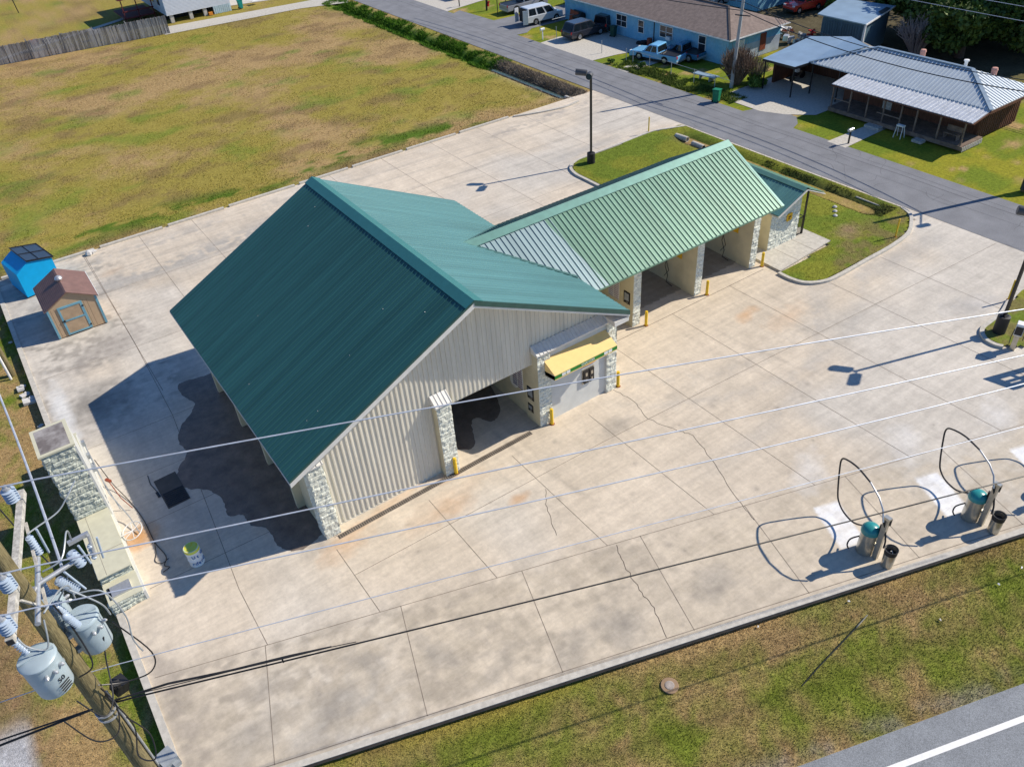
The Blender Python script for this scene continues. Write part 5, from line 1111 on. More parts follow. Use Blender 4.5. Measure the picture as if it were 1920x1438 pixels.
def bush(loc, label, rad, hgt, n, m=M_twig, seed=1, r=.018, name='bare_shrub'):
    t = thing(name, loc, label, 'shrub'); rg = random.Random(seed); b = MB()
    for i in range(n):
        a = rg.uniform(0, 6.28); el = rg.uniform(.15, 1.0); L = hgt*rg.uniform(.6, 1.05); d = Vector((math.cos(a)*rad*el, math.sin(a)*rad*el, L*(1.1-.3*el)))
        p1 = Vector((math.cos(a)*.15*rad, math.sin(a)*.15*rad, 0)); mid = p1.lerp(d, .5)+Vector((rg.uniform(-.1, .1), rg.uniform(-.1, .1), .12*hgt)); b.tube([p1, mid, d], [r*1.6, r, r*.5], 4)
        for k in range(3):
            s = mid.lerp(d, rg.uniform(0, .8)); b.tube([s, s+Vector((rg.uniform(-.3, .3)*rad*.6, rg.uniform(-.3, .3)*rad*.6, rg.uniform(.1, .3)*hgt))], [r*.7, r*.3], 3)
    b.build('branches', m, t, loc=L0); return t
bush((58.9, 50.6, 0), 'dense brown leafless shrub behind the leaning power pole across the street', 1.9, 3.0, 420, seed=3, r=.03)
bush((60.6, 49.9, 0), 'loose grey shrub between the leaning pole and the blue house', 1.4, 2.2, 120, mat('grey_twig', (.28, .24, .17), .9, var=.3), seed=4, r=.02)
tree('shrub', (59.6, 49.2, 0), 'low bright green bush at the foot of the leaning power pole', 'shrub', 1.2, .9, 2600, .1, M_leafb, .05, 8, 5, .1)
bush((77.0, 44.6, 0), 'pale bare bush behind the silver roofed house', 2.6, 3.4, 120, mat('pale_twig', (.42, .36, .33), .9, var=.2), seed=8, r=.028)
for i, (x, y, rd, h, n, lb) in enumerate(((80.8, 45.6, 3.9, 6.0, 15000, 'dark evergreen tree beside the barn wall, behind the bare bush'), (78.5, 41.0, 3.2, 5.0, 12000, 'dark evergreen tree nearest the pale bare bush behind the silver roof'), (84, 38, 4.6, 6.5, 16000, 'dark evergreen tree between the bare bush and the right edge'), (86, 42.5, 6.5, 8.5, 26000, 'huge dark evergreen tree with wide crown at the upper right, centre one'), (95, 38, 8, 9, 22000, 'dark evergreen tree touching the right edge at the top'), (82, 48.5, 4.0, 6.5, 13000, 'dark evergreen tree just right of the blue grey barn roof'), (104, 52, 10, 12, 15000, 'dark evergreen tree furthest back at the upper right'), (92, 64, 7, 9, 9000, 'dark tree cropped by the top edge behind the barn'))):
    tree('evergreen_tree', (x, y, 0), lb, 'tree', rd, h, n, .24, M_leafd, .45, 22, 20+i, .25)
tree('shrub', (85.5, 60.5, 0), 'bright green shrub beside the barn at the top edge', 'shrub', 2.0, 3.0, 3500, .18, M_leafb, .08, 8, 15, .1)
for i, (x, y, rd, lb) in enumerate(((56.0, 60.0, .5, 'small weedy clump by the wire fence gate'), (55.3, 63.6, .45, 'small weedy clump at the edge of the suv driveway'),)):
    tree('weed_clump', (x, y, 0), lb, 'shrub', rd, .6, 900, .07, M_leafb, .03, 5, 40+i, .1)

# ================================================================== vehicles
def wheel(t, x, y, r, s_):
    b = MB(); b.lathe([(r*.62, 0), (r, .03), (r, .19), (r*.62, .22)], (x, y-.11*1, r), (0, 1, 0), 22); w_ = b.build('wheel', M_tyre, t, smooth=True, loc=L0)
    b = MB(); b.lathe([(r*.64, 0), (r*.6, .02), (r*.15, .035), (0, .035)], (x, y+s_*.10, r), (0, s_, 0), 18); 
    for k in range(5):
        a = k*1.2566; b.obox((x+math.cos(a)*r*.36, y+s_*.138, r+math.sin(a)*r*.36), (r*.5, .012, .05), (0, -a, 0))
    b.build('rim', M_chrome, w_, loc=L0)
def car(name, loc, rz, label, cat, m, L=4.7, W=1.9, H=1.7, kind='suv', r=.36, wb=2.9, hood=None, clear=.28):
    t = thing(name, loc, label, cat, rz=rz); hw_ = W/2; x0, x1 = -L/2, L/2; bz = H*.56; f1 = wb/2+.1; r1 = -wb/2+.1
    hood = hood or {'suv': .27, 'van': .2, 'pickup': .30, 'cab': .3, 'sedan': .28}[kind]
    xh = x1-L*hood
    def section(pts, y, ztop_in=0):
        return [(p[0], y, p[1]) for p in pts]
    def loft(name_, pts, w0, mats, inset=None, parent=t, bev=.05):
        """pts side outline (x,z, halfwidth)"""
        b = MB(); n = len(pts); vs = [(p[0], -p[2], p[1]) for p in pts] + [(p[0], p[2], p[1]) for p in pts]
        b.poly(vs, [tuple(range(n)), tuple(range(2*n-1, n-1, -1))] + [(i+n, (i+1) % n+n, (i+1) % n, i) for i in range(n)]); return b.build(name_, mats, parent, bevel=bev, loc=L0)
    arch = r+.07
    def arcpts(cx): return [(cx+arch*math.cos(a), max(clear, r+arch*math.sin(a))) for a in np.linspace(0, math.pi, 7)]
    low = [(x1, clear+.05)] + [(p[0], p[1]) for p in arcpts(f1)] + [(p[0], p[1]) for p in arcpts(r1)] + [(x0, clear+.08)]
    if kind in ('pickup',): bedz = bz-.02; topl = [(x0, bedz), (-L*.08, bedz), (xh, bz), (x1-.12, bz-.12), (x1, bz-.32)]
    else: topl = [(x0, bz-.1), (x0+.04, bz), (xh, bz), (x1-.14, bz-.12), (x1, bz-.32)]
    loft('body', [(p[0], p[1], hw_) for p in low+topl], 1, m)
    b = MB(); b.box(r1-arch, r1+arch, -hw_+.05, hw_-.05, r*.8, r+arch*.9); b.box(f1-arch, f1+arch, -hw_+.05, hw_-.05, r*.8, r+arch*.9); b.box(x0+.2, x1-.2, -hw_+.15, hw_-.15, clear-.06, clear+.1); b.build('underbody', M_black, t, loc=L0)
    xr = {'suv': x0+.10, 'van': x0+.03, 'pickup': -L*.10, 'cab': x0+.05, 'sedan': x0+L*.18}[kind]; xrt = xr+{'suv': .35, 'van': .08, 'pickup': .12, 'cab': .1, 'sedan': .6}[kind]
    xft = xh-{'suv': .75, 'van': .7, 'pickup': .55, 'cab': .5, 'sedan': .6}[kind]; ti = .17
    cab = loft('cabin', [(xr, bz-.02, hw_-.04), (xh+.05, bz-.02, hw_-.04), (xft, H-.03, hw_-ti), (xft-.25, H, hw_-ti-.02), (xrt+.1, H, hw_-ti-.02), (xrt, H-.03, hw_-ti)], 1, m)
    def q4(a, c, d, e, nm='window', par=cab):
        b = MB(); b.face([a, c, d, e]); b.face([e, d, c, a]); return b.build(nm, M_glass, par, loc=L0)
    o_ = .012
    zl, zh = bz+.05, H-.10; fr = lambda z: (z-bz)/(H-bz)
    xf = lambda z: xh+.05+(xft-xh-.05)*fr(z); xb = lambda z: xr+(xrt-xr)*fr(z); yy = lambda z: hw_-.04+(-ti+.04)*fr(z)
    q4((xf(zl)+.02, -yy(zl)+.1, zl), (xf(zl)+.02, yy(zl)-.1, zl), (xf(zh)+.02, yy(zh)-.08, zh), (xf(zh)+.02, -yy(zh)+.08, zh), 'windscreen')
    q4((xb(zl)-.02, yy(zl)-.12, zl), (xb(zl)-.02, -yy(zl)+.12, zl), (xb(zh)-.02, -yy(zh)+.1, zh), (xb(zh)-.02, yy(zh)-.1, zh), 'rear_window')
    nw = {'suv': 3, 'van': 3, 'pickup': 2, 'cab': 1, 'sedan': 2}[kind]
    for s_ in (-1, 1):
        for k in range(nw):
            u0, u1 = k/nw+.03, (k+1)/nw-.03
            if kind == 'cab' : u0, u1 = .55, .97
            X = lambda u, z: xb(z)+.1+(xf(z)-.12-xb(z)-.1)*u
            q4(*[(X(u, z), s_*(yy(z)+o_), z) for u, z in ((u0, zl), (u1, zl), (u1, zh), (u0, zh))][::s_])
    if kind == 'pickup':
        b = MB(); b.face([(x0+.1, -hw_+.12, bz+.004), (-L*.12, -hw_+.12, bz+.004), (-L*.12, hw_-.12, bz+.004), (x0+.1, hw_-.12, bz+.004)]); b.box(x0+.1, -L*.12, -hw_+.02, -hw_+.1, bz, bz+.04); b.box(x0+.1, -L*.12, hw_-.1, hw_-.02, bz, bz+.04); b.build('truck_bed', M_black, t, loc=L0)
    for s_ in (-1, 1):
        b = MB(); b.obox((x1-.06, s_*(hw_-.22), bz-.2), (.12, .34, .14)); b.build('headlight', M_glass if m is M_black else M_white, t, bevel=.02, loc=L0)
        b = MB(); b.obox((x0+.02, s_*(hw_-.12), bz-.12), (.08, .18, .24)); b.build('tail_light', M_red, t, loc=L0)
        b = MB(); b.obox((xh-.05, s_*(hw_+.08), bz+.12), (.1, .2, .14)); b.build('mirror', m, t, bevel=.02, loc=L0)
        wheel(t, f1, s_*(hw_-.10), r, s_); wheel(t, r1, s_*(hw_-.10), r, s_)
    for xx in (x0-.02, x1-.06):
        b = MB(); b.box(xx, xx+.08, -hw_+.06, hw_-.06, clear+.05, clear+.25); b.build('bumper', M_galv if kind == 'pickup' else M_black, t, bevel=.02, loc=L0)
    return t
P_ = lambda n, c: mat(n, c, .25, .5, .1, var=.03, coat=.5)
car('parked_suv', (59.1, 72.9, .006), R(0), 'dark grey suv parked on the concrete drive of the blue house', 'suv', P_('car_charcoal', (.035, .036, .045)), 4.9, 1.95, 1.78, 'suv')
vn_ = car('parked_van', (59.5, 81.3, .006), R(-3), 'white van with its rear door open, parked across the street', 'van', P_('car_white', (.66, .68, .70)), 4.9, 1.9, 1.9, 'van', r=.33)
b = MB(); b.obox((-2.75, .98, 1.05), (.6, .06, 1.5), (0, 0, R(15))); b.obox((-2.8, -.98, 1.05), (.6, .06, 1.5), (0, 0, R(-15))); rd = b.build('rear_door', MATS['car_white'], vn_, loc=L0); b = MB(); b.box(-2.47, -2.44, -.8, .8, .5, 1.75); b.build('cargo_opening', M_dark, vn_, loc=L0)
car('silver_pickup', (61.3, 87.3, .004), R(-2), 'silver grey pickup truck parked behind the white van', 'pickup truck', P_('car_silver', (.30, .31, .33)), 5.9, 2.0, 1.9, 'pickup', r=.4, wb=3.6)
car('black_pickup', (69.0, 84.5, .004), R(0), 'black pickup truck parked beyond the white van', 'pickup truck', P_('car_black', (.015, .015, .02)), 5.8, 2.0, 1.9, 'pickup', r=.42, wb=3.5)
car('parked_jeep', (63.2, 73.1, .006), R(14), 'black off road car nosed up to the blue house wall', 'car', MATS['car_black'], 4.4, 1.9, 1.75, 'cab', r=.42, wb=2.7)
car('blue_pickup', (58.9, 61.0, .02), R(103), 'light blue lowered pickup truck with black bed on the shaded lawn', 'pickup truck', P_('car_sky', (.20, .50, .78)), 5.6, 1.95, 1.6, 'pickup', r=.34, wb=3.0, clear=.18)
car('blue_pickup', (61.0, 59.6, .02), R(100), 'second blue pickup truck, half hidden behind the light blue one', 'pickup truck', P_('car_blue2', (.03, .16, .30)), 4.6, 1.85, 1.5, 'pickup', r=.34, wb=2.8)
car('red_van', (82.2, 62.0, 0), R(172), 'red van parked behind the grey roofed house at the top', 'van', P_('car_red', (.60, .035, .025)), 4.6, 1.85, 1.95, 'suv', r=.34, wb=2.8, hood=.3)
car('old_car', (72.3, 50.6, 0), R(25), 'dusty grey car among the scrap beside the barn', 'car', P_('car_dust', (.22, .25, .33)), 4.6, 1.8, 1.45, 'sedan', r=.33, wb=2.7)
car('red_pickup', (60.2, 99.0, .006), R(5), 'red pickup at the very top edge on the far driveway', 'pickup truck', P_('car_red2', (.42, .05, .04)), 5.2, 1.9, 1.7, 'pickup', r=.36, wb=3.2)
car('grey_pickup', (79.5, 70.5, 0), R(160), 'pale pickup parked at the top edge near the blue shed', 'pickup truck', MATS['car_silver'], 5.2, 1.9, 1.8, 'pickup', r=.38, wb=3.2)

# ================================================================== houses across the street
def hip(b, x0, x1, y0, y1, ze, xr, zr, ya, yb, th=.08, mi=0):
    """hip roof, ridge along Y at x=xr from ya to yb"""
    E4 = [(x0, y0, ze), (x1, y0, ze), (x1, y1, ze), (x0, y1, ze)]; r0, r1_ = (xr, ya, zr), (xr, yb, zr)
    b.face([E4[3], E4[0], r0, r1_][::1], mi); b.face([E4[1], E4[2], r1_, r0], mi); b.face([E4[0], E4[1], r0], mi); b.face([E4[2], E4[3], r1_], mi)
    b.box(x0, x1, y0, y1, ze-th, ze-.004, mi)
t = thing('blue_house', (66, 66, 0), 'light blue stucco house with brown shingle roof and peeling end wall', 'house')
HX0, HX1, HY0, HY1 = 62.05, 69.4, 54.7, 80.0
b = MB(); b.box(HX0, HX1, HY0, HY1, 0, 2.62, 0); o = b.build('wall', [M_blueh], t)
b = MB(); b.box(HX0-.0, HX1, HY0-.02, HY0-.003, 0, 1.5, 0); b.build('peeling_patch', M_peel, t)
b = MB(); hip(b, 61.5, 70.0, 54.1, 80.6, 2.62, 65.7, 4.15, 58.4, 76.3); b.build('roof', M_shin, t)
b = MB(); b.box(61.46, 61.5, 54.1, 80.6, 2.48, 2.60); b.box(61.46, 70.0, 54.06, 54.1, 2.48, 2.6); b.build('fascia', M_white, t)
b = MB(); b.beam((61.5, 54.1, 2.66), (65.7, 58.4, 4.19), .18, .03); b.beam((65.7, 58.4, 4.19), (65.7, 76.3, 4.19), .2, .03); b.build('ridge_shingles', mat('dark_shingle', (.07, .055, .05), .9), t)
def hwin(par, x, y0, y1, z0, z1, div=2, m=M_white):
    f_ = MB(); f_.box(x-.05, x+.02, y0, y1, z0, z1); w_ = f_.build('window', m, par)
    g_ = MB(); g_.box(x-.06, x-.045, y0+.07, y1-.07, z0+.07, z1-.07); g_.build('glass', M_glass, w_)
    g_ = MB()
    for k in range(1, div): yy_ = y0+(y1-y0)*k/div; g_.box(x-.07, x-.05, yy_-.03, yy_+.03, z0, z1)
    g_.box(x-.07, x-.05, y0, y1, (z0+z1)/2-.025, (z0+z1)/2+.025); g_.build('frame', m, w_)
for y0_, y1_, z0_, z1_, d_ in ((69.2, 70.9, .9, 2.15, 2), (66.5, 67.4, .8, 2.1, 1), (62.2, 64.1, 1.0, 2.2, 2), (57.6, 58.6, .7, 2.2, 1)): hwin(t, HX0, y0_, y1_, z0_, z1_, d_)
b = MB(); b.box(HX0-.35, HX0-.06, 62.3, 62.9, .95, 1.3); b.build('air_conditioner', M_white, t)
b = MB(); b.box(63.2, 64.2, HY0-.08, HY0-.02, 1.0, 2.1); b.build('window', M_white, t); b = MB(); b.box(66.5, 67.3, HY0-.08, HY0-.02, .5, 2.1); b.build('door', M_rust, t)
b = MB(); b.lathe([(.06, 0), (.06, .5), (.1, .5), (.1, .56), (0, .56)], (66.3, 61.5, 3.9), seg=10); b.build('roof_vent', M_black, t)
b = MB(); b.box(HX0-.06, HX0-.01, 64.9, 65.0, 0, 2.5); b.build('downpipe', M_black, t)

t = thing('brown_house', (63.5, 36, 0), 'red brown boarded house with silver metal hip roof and long front deck', 'house')
QX0, QX1, QY0, QY1 = 61.75, 67.2, 29.3, 41.2
b = MB(); b.box(QX0, QX1, QY0, QY1, .1, 2.75)
for k in range(18): b.box(QX0+.1+k*.3, QX0+.16+k*.3, QY0-.03, QY0, .1, 2.7)
b.build('wall', M_brown, t)
b = MB(); hip(b, 61.0, 67.6, 28.4, 44.6, 2.78, 64.2, 4.15, 32.2, 40.4, mi=0)
nf_ = Vector((-(4.15-2.78), 0, 3.2)).normalized()
def hr(k):
    y = 28.7+k*.33
    if y > 44.5: return None
    lim = 1.0 if 32.2 <= y <= 40.4 else ((y-28.4)/3.8 if y < 32.2 else (44.6-y)/4.2)
    return ((61.0, y, 2.78), (61.0+3.2*lim, y, 2.78+1.37*lim))
ribs(b, None, 48, None, None, hr, .05, .02, .07, nf_)
def hr2(k):
    x = 61.3+k*.33; lim = (x-61.0)/3.2 if x < 64.2 else (67.6-x)/3.4
    return ((x, 28.4, 2.78), (x, 28.4+3.8*max(lim, .02), 2.78+1.37*max(lim, .02)))
ribs(b, None, 19, None, None, hr2, .035, .016, .04, Vector((0, -1.37, 3.8)).normalized()); b.build('roof', M_silver, t)
b = MB()
for a_, c_ in (((61.0, 28.4, 2.82), (64.2, 32.2, 4.2)), ((64.2, 32.2, 4.2), (64.2, 40.4, 4.2)), ((64.2, 40.4, 4.2), (61.0, 44.6, 2.82))): b.beam(a_, c_, .3, .03)
b.build('ridge_cap', mat('steel_blue_cap', (.30, .38, .44), .4, .5, .5), t)
b = MB(); q_ = [(58.95, 28.45, 2.35), (58.95, 40.6, 2.35), (61.1, 40.6, 2.74), (61.1, 28.45, 2.74)]; b.face(q_[::-1]); b.face([(p[0], p[1], p[2]-.05) for p in q_])
ribs(b, None, 37, None, None, lambda k: ((58.95, 28.6+k*.33, 2.35), (61.1, 28.6+k*.33, 2.74)), .035, .016, .04, Vector((-.39, 0, 2.15)).normalized()); b.build('porch_roof', mat('porch_metal', (.62, .64, .66), .4, .5, .3), t)
b = MB(); b.box(58.93, 58.98, 28.45, 40.6, 2.2, 2.3); b.box(60.9, 67.6, 28.36, 28.42, 2.5, 2.72); b.beam((58.95, 28.43, 2.26), (61.1, 28.43, 2.66), .05, .16, up=(0, 1, 0)); b.build('fascia', M_brown, t)
b = MB(); b.box(59.0, 61.75, 28.8, 40.6, .38, .46); b.box(59.0, 59.08, 28.8, 40.6, .15, .38); dk_ = b.build('deck', M_deck, t)
b = MB()
for k in range(12): b.box(59.1+k*.22, 59.25+k*.22, 28.74, 28.8, .05, .38)
b.build('deck_skirt', M_arm, t)
for y in (28.95, 30.9, 32.8, 34.1, 35.6, 37.1, 38.7, 40.4):
    b = MB(); b.box(59.1, 59.2, y, y+.1, .1, 2.28); b.build('porch_post', M_deck, t)
b = MB(); b.beam((59.15, 38.7, 1.2), (59.15, 40.4, 1.2), .05, .08); b.beam((59.15, 34.1, 1.1), (59.15, 36.2, 1.1), .05, .08); b.build('handrail', M_deck, t)
b = MB(); b.box(58.4, 59.0, 35.3, 36.6, 0, .2); b.box(58.4, 59.0, 31.6, 32.4, 0, .2); b.build('step', M_arm, t)
b = MB(); b.box(61.68, 61.74, 36.6, 37.4, .46, 2.4); b.build('door', M_arm, t); b = MB(); b.box(61.69, 61.74, 34.2, 35.9, 1.0, 2.1); b.build('window', M_glass, t)
b = MB(); q_ = [(59.3, 44.7, 2.72), (59.4, 48.3, 2.65), (66.6, 49.0, 2.9), (66.8, 44.9, 3.6), (64.2, 41.3, 4.05), (61.0, 44.5, 2.78)]; b.face(q_[::-1]); b.face([(p[0], p[1], p[2]-.06) for p in q_]); b.build('carport_roof', M_silvd, t)
b = MB(); b.beam((59.3, 44.7, 2.62), (59.4, 48.3, 2.55), .06, .2); b.beam((59.3, 44.7, 2.62), (61.0, 44.5, 2.68), .06, .2); b.build('fascia', M_black, t)
for x, y in ((59.5, 44.9), (59.6, 48.1), (61.4, 44.4), (61.3, 41.6)):
    b = MB(); b.box(x, x+.09, y, y+.09, 0, 2.6); b.build('carport_post', M_black, t)
b = MB(); b.box(66.0, 66.3, 41.2, 48.8, 0, 2.5); b.box(61.5, 66, 48.5, 48.7, 0, 2.4); b.build('carport_wall', M_brown, t)
for x, y, z_ in ((66.2, 37.6, 3.2), (66.4, 31.6, 3.0)):
    b = MB(); b.lathe([(.22, 0), (.22, .7), (.25, .72), (.20, .88), (0, .92)], (x, y, z_), seg=14); b.build('roof_turbine', M_pinkb, t, smooth=True)
b = MB(); b.lathe([(.12, 0), (.12, .8), (.2, .82), (.2, .92), (0, .95)], (66.3, 33.9, 3.1), seg=12); b.build('flue', M_white, t)
tag(t)
t = thing('porch_bench', (59.9, 30.2, .46), 'weathered wooden bench on the deck corner of the brown house', 'bench'); b = MB(); b.box(-.25, .25, -.6, .6, .38, .44); b.build('seat', M_deck, t, loc=L0); b = MB(); b.box(.2, .26, -.6, .6, .5, .9); b.build('backrest', M_deck, t, loc=L0)
for s_ in (-1, 1): b = MB(); b.box(-.22, .22, s_*.5-.03, s_*.5+.03, 0, .38); b.build('leg', M_deck, t, loc=L0)
t = thing('folding_walker', (58.4, 33.5, 0), 'white folding frame standing on the lawn before the deck', 'walking frame'); b = MB()
for s_ in (-1, 1): b.tube([(-.25, s_*.3, 0), (-.1, s_*.25, .9), (.1, s_*.25, .9), (.3, s_*.3, 0)], .03, 6)
b.tube([(-.1, -.25, .9), (-.1, .25, .9)], .03, 6); b.build('frame', M_white, t, loc=L0); b = MB(); b.obox((0, 0, .95), (.3, .6, .1)); b.build('tray', M_white, t, loc=L0)
def mailbox(loc, label, rz=0, m=M_black, pm=M_black):
    t = thing('mailbox', loc, label, 'mailbox', rz=rz); b = MB(); b.box(-.05, .05, -.05, .05, 0, 1.0); b.build('post', pm, t, loc=L0)
    b = MB(); pf = [(-.1, 0), (.1, 0), (.1, .12)]+[(.1*math.cos(a), .12+.1*math.sin(a)) for a in np.linspace(0, math.pi, 7)[1:-1]]+[(-.1, .12)]; n_ = len(pf)
    vs = [(p[0]*1.2, -.25, 1.0+p[1]) for p in pf]+[(p[0]*1.2, .25, 1.0+p[1]) for p in pf]; b.poly(vs, [tuple(range(n_)), tuple(range(2*n_-1, n_-1, -1))]+[(i+n_, (i+1) % n_+n_, (i+1) % n_, i) for i in range(n_)]); b.build('box', m, t, loc=L0)
mailbox((54.8, 35.35, 0), 'silver mailbox on a black post before the brown house walkway', R(90), M_galv); mailbox((55.2, 75.3, 0), 'white mailbox on a post beside the suv driveway', R(90), M_white, M_white); mailbox((56.6, 94.8, 0), 'white mailbox at the top of the street near the red pickup', R(90), M_white, M_black)
def bin_(loc, label, m, rz=0, h=1.05):
    t = thing('wheeled_bin', loc, label, 'trash bin', rz=rz); b = MB(); b.poly([(-.24, -.24, .04), (.24, -.24, .04), (.24, .24, .04), (-.24, .24, .04), (-.31, -.3, h), (.31, -.3, h), (.31, .3, h), (-.31, .3, h)], [(3, 2, 1, 0), (4, 5, 6, 7), (0, 1, 5, 4), (1, 2, 6, 5), (2, 3, 7, 6), (3, 0, 4, 7)]); b.build('body', m, t, bevel=.03, loc=L0)
    b = MB(); b.obox((0, 0, h+.04), (.7, .66, .07), (0, .08, 0)); b.tube([(-.36, -.25, h), (-.36, .25, h)], .025, 6); b.build('lid', m, t, bevel=.02, loc=L0)
    for s_ in (-1, 1): b = MB(); b.lathe([(.1, 0), (.1, .05), (0, .05)], (-.22, s_*.26, .1), (0, s_, 0), 14); b.build('wheel', M_tyre, t, loc=L0)
bin_((54.35, 48.7, 0), 'green wheeled bin at the road edge near the leaning pole', M_green, R(20)); bin_((36.0, 117.6, 0), 'teal green wheeled bin beside the raised white house', M_tealbin); bin_((61.2, 70.4, 0), 'dark green bin in the shade against the blue house', mat('bin_dark', (.01, .06, .04), .5), R(10))
t = thing('table_top', (57.9, 53.4, 0), 'pale sheet of board lying on the grass near the bushes', 'board'); b = MB(); b.obox((0, 0, .45), (1.0, 2.3, .08), (.05, .12, .25)); b.build('board', M_silvd, t, loc=L0); b = MB(); b.obox((.1, .6, .2), (.7, .08, .42)); b.obox((.1, -.6, .2), (.7, .08, .42)); b.build('trestle', M_arm, t, loc=L0)
# street poles & wires
sp = thing('utility_pole', (57.95, 50.3, 0), 'pale grey power pole leaning slightly beside the green bin across the street', 'utility pole')
b = MB(); b.tube([(0, 0, 0), (.15, -.35, 10.5)], [.17, .11], 14); b.build('pole', mat('pale_pole', (.38, .38, .37), .8, var=.12, scale=2), sp, smooth=True, loc=L0)
b = MB(); b.lathe([(.05, 0), (.05, .3), (0, .3)], (.15, -.35, 10.5), seg=8); b.tube([(-.1, .3, 6.2), (.1, -1.2, 6.3)], .05, 6); b.build('bracket', M_black, sp, loc=L0)
sp3 = thing('utility_pole', (56.35, 22.6, 0), 'dark sleeved pole foot at the right edge throwing a long shadow over the street', 'utility pole')
b = MB(); b.tube([(0, 0, 0), (0, 0, 9.5)], [.18, .12], 14); b.build('pole', M_wood, sp3, smooth=True, loc=L0); b = MB(); b.lathe([(.32, 0), (.32, .9), (.26, .95), (0, .96)], (-.25, -.2, .2), (.35, .1, 1), 20); b.build('sleeve', M_black, sp3, smooth=True, loc=L0)
b = MB(); b.tube([(0, 0, 6.5), (-1.2, -1.0, 6.7)], .05, 8); b.lathe([(.22, 0), (.22, .5), (0, .5)], (-1.25, -1.05, 6.3), seg=12); b.build('street_light', M_black, sp3, loc=L0)
GS = 'cables along the far side of the street'
wire('street_cable', (58.05, 50.0, 6.6), (56.35, 22.6, 6.4), .035, M_black, 'thick black cable sagging over the silver roof, the lower of the pair', 'cable', .9, group=GS)
wire('street_cable', (58.05, 50.0, 7.3), (56.35, 22.6, 7.1), .028, M_black, 'thin black cable over the silver roof, the upper of the pair', 'cable', .9, group=GS)
wire('street_cable', (58.05, 50.0, 6.6), (57.6, 92, 6.6), .035, M_black, 'thick black cable over the blue house roof, the lower of the pair', 'cable', .8, group=GS)
wire('street_cable', (58.05, 50.0, 7.3), (57.6, 92, 7.4), .028, M_black, 'thin black cable over the blue house roof, the upper of the pair', 'cable', .8, group=GS)
GB = 'pale wires behind the silver roofed house'
for k, (ya, yb_, x, z_) in enumerate(((75, -5, 73.0, 6.4), (75, -5, 73.6, 7.3), (75, -5, 74.2, 8.1), (75, -5, 76, 9.6))):
    wire('rear_wire', (x, ya, z_), (x, yb_, z_), .022, M_wire, 'pale wire behind the silver roof, %s' % ('lowest of the four', 'second lowest', 'second from the top', 'topmost one near the trees')[k], 'power line', .8, group=GB)
# fence posts, wire fence
t = thing('wire_fence', (56.5, 57, 0), 'low chain link fence with thin posts before the light blue pickup', 'fence')
for y in (51.0, 53.6, 56.6, 59.6, 62.0, 63.0, 66.8, 74.5, 77.5):
    b = MB(); b.tube([(56.5, y, 0), (56.5, y, 1.25)], .035, 6); b.build('fence_post', M_grey, t)
b = MB(); b.tube([(56.5, 48.8, 1.2), (56.5, 62.0, 1.2)], .018, 6); b.tube([(56.5, 50.3, 1.2), (60.5, 50.4, 1.2), (64, 50.5, 1.2)], .018, 6); b.tube([(58.0, 77.2, 1.2), (66.2, 77.0, 1.2)], .03, 6); b.build('top_rail', M_grey, t)
for i, (x, y, h) in enumerate(((57.6, 87.6, 2.5), (57.9, 90.5, 1.9), (60.5, 90.2, 1.8))):
    t = thing('yard_post', (x, y, 0), ('tall thin dark post near the end of the white van driveway', 'short thick black post with red object on the far lawn', 'thin leaning stake on the far lawn')[i], 'post'); b = MB(); b.tube([(0, 0, 0), (.1*i, 0, h)], .05+.07*(i == 1), 8); b.build('post', M_black, t, loc=L0)
    if i == 1: b = MB(); b.obox((.2, -.1, .7), (.2, .2, .5)); b.obox((.25, -.2, 1.0), (.25, .15, .12), (0, .3, 0)); b.build('red_object', M_red, t, loc=L0)
t = thing('flag_pole', (62.2, 76.5, 0), 'thin tall pale pole at the corner of the blue house drive', 'pole'); b = MB(); b.tube([(0, 0, 0), (0, 0, 4.2)], .05, 8); b.build('pole', M_galv, t, loc=L0)
t = thing('scrap_tank', (61.6, 76.8, 0), 'rusty and black oil tank beside the black off road car', 'tank'); b = MB(); b.lathe([(.5, 0), (.6, .1), (.6, 1.6), (.5, 1.7), (0, 1.7)], (0, -.6, .8), (0, 1, .05), 18); b.build('tank', M_black, t, smooth=True, loc=L0); b = MB(); b.obox((-.5, .4, .8), (.1, 1.2, 1.5), (.2, 0, .2)); b.build('rusty_door', M_rust, t, loc=L0)
t = thing('tyre_stack', (61.2, 65.6, 0), 'dark tyres and drum piled against the blue wall', 'tyre pile'); b = MB()
for k in range(3): b.lathe([(.2, 0), (.36, .02), (.38, .12), (.36, .2), (.2, .22)], (.05*k, .7*(k == 2), .23*(k % 2)), seg=18)
b.build('tyres', M_tyre, t, smooth=True, loc=L0); b = MB(); b.lathe([(.28, 0), (.28, .8), (0, .8)], (.2, -.7, 0), seg=18); b.build('drum', M_rust, t, loc=L0)
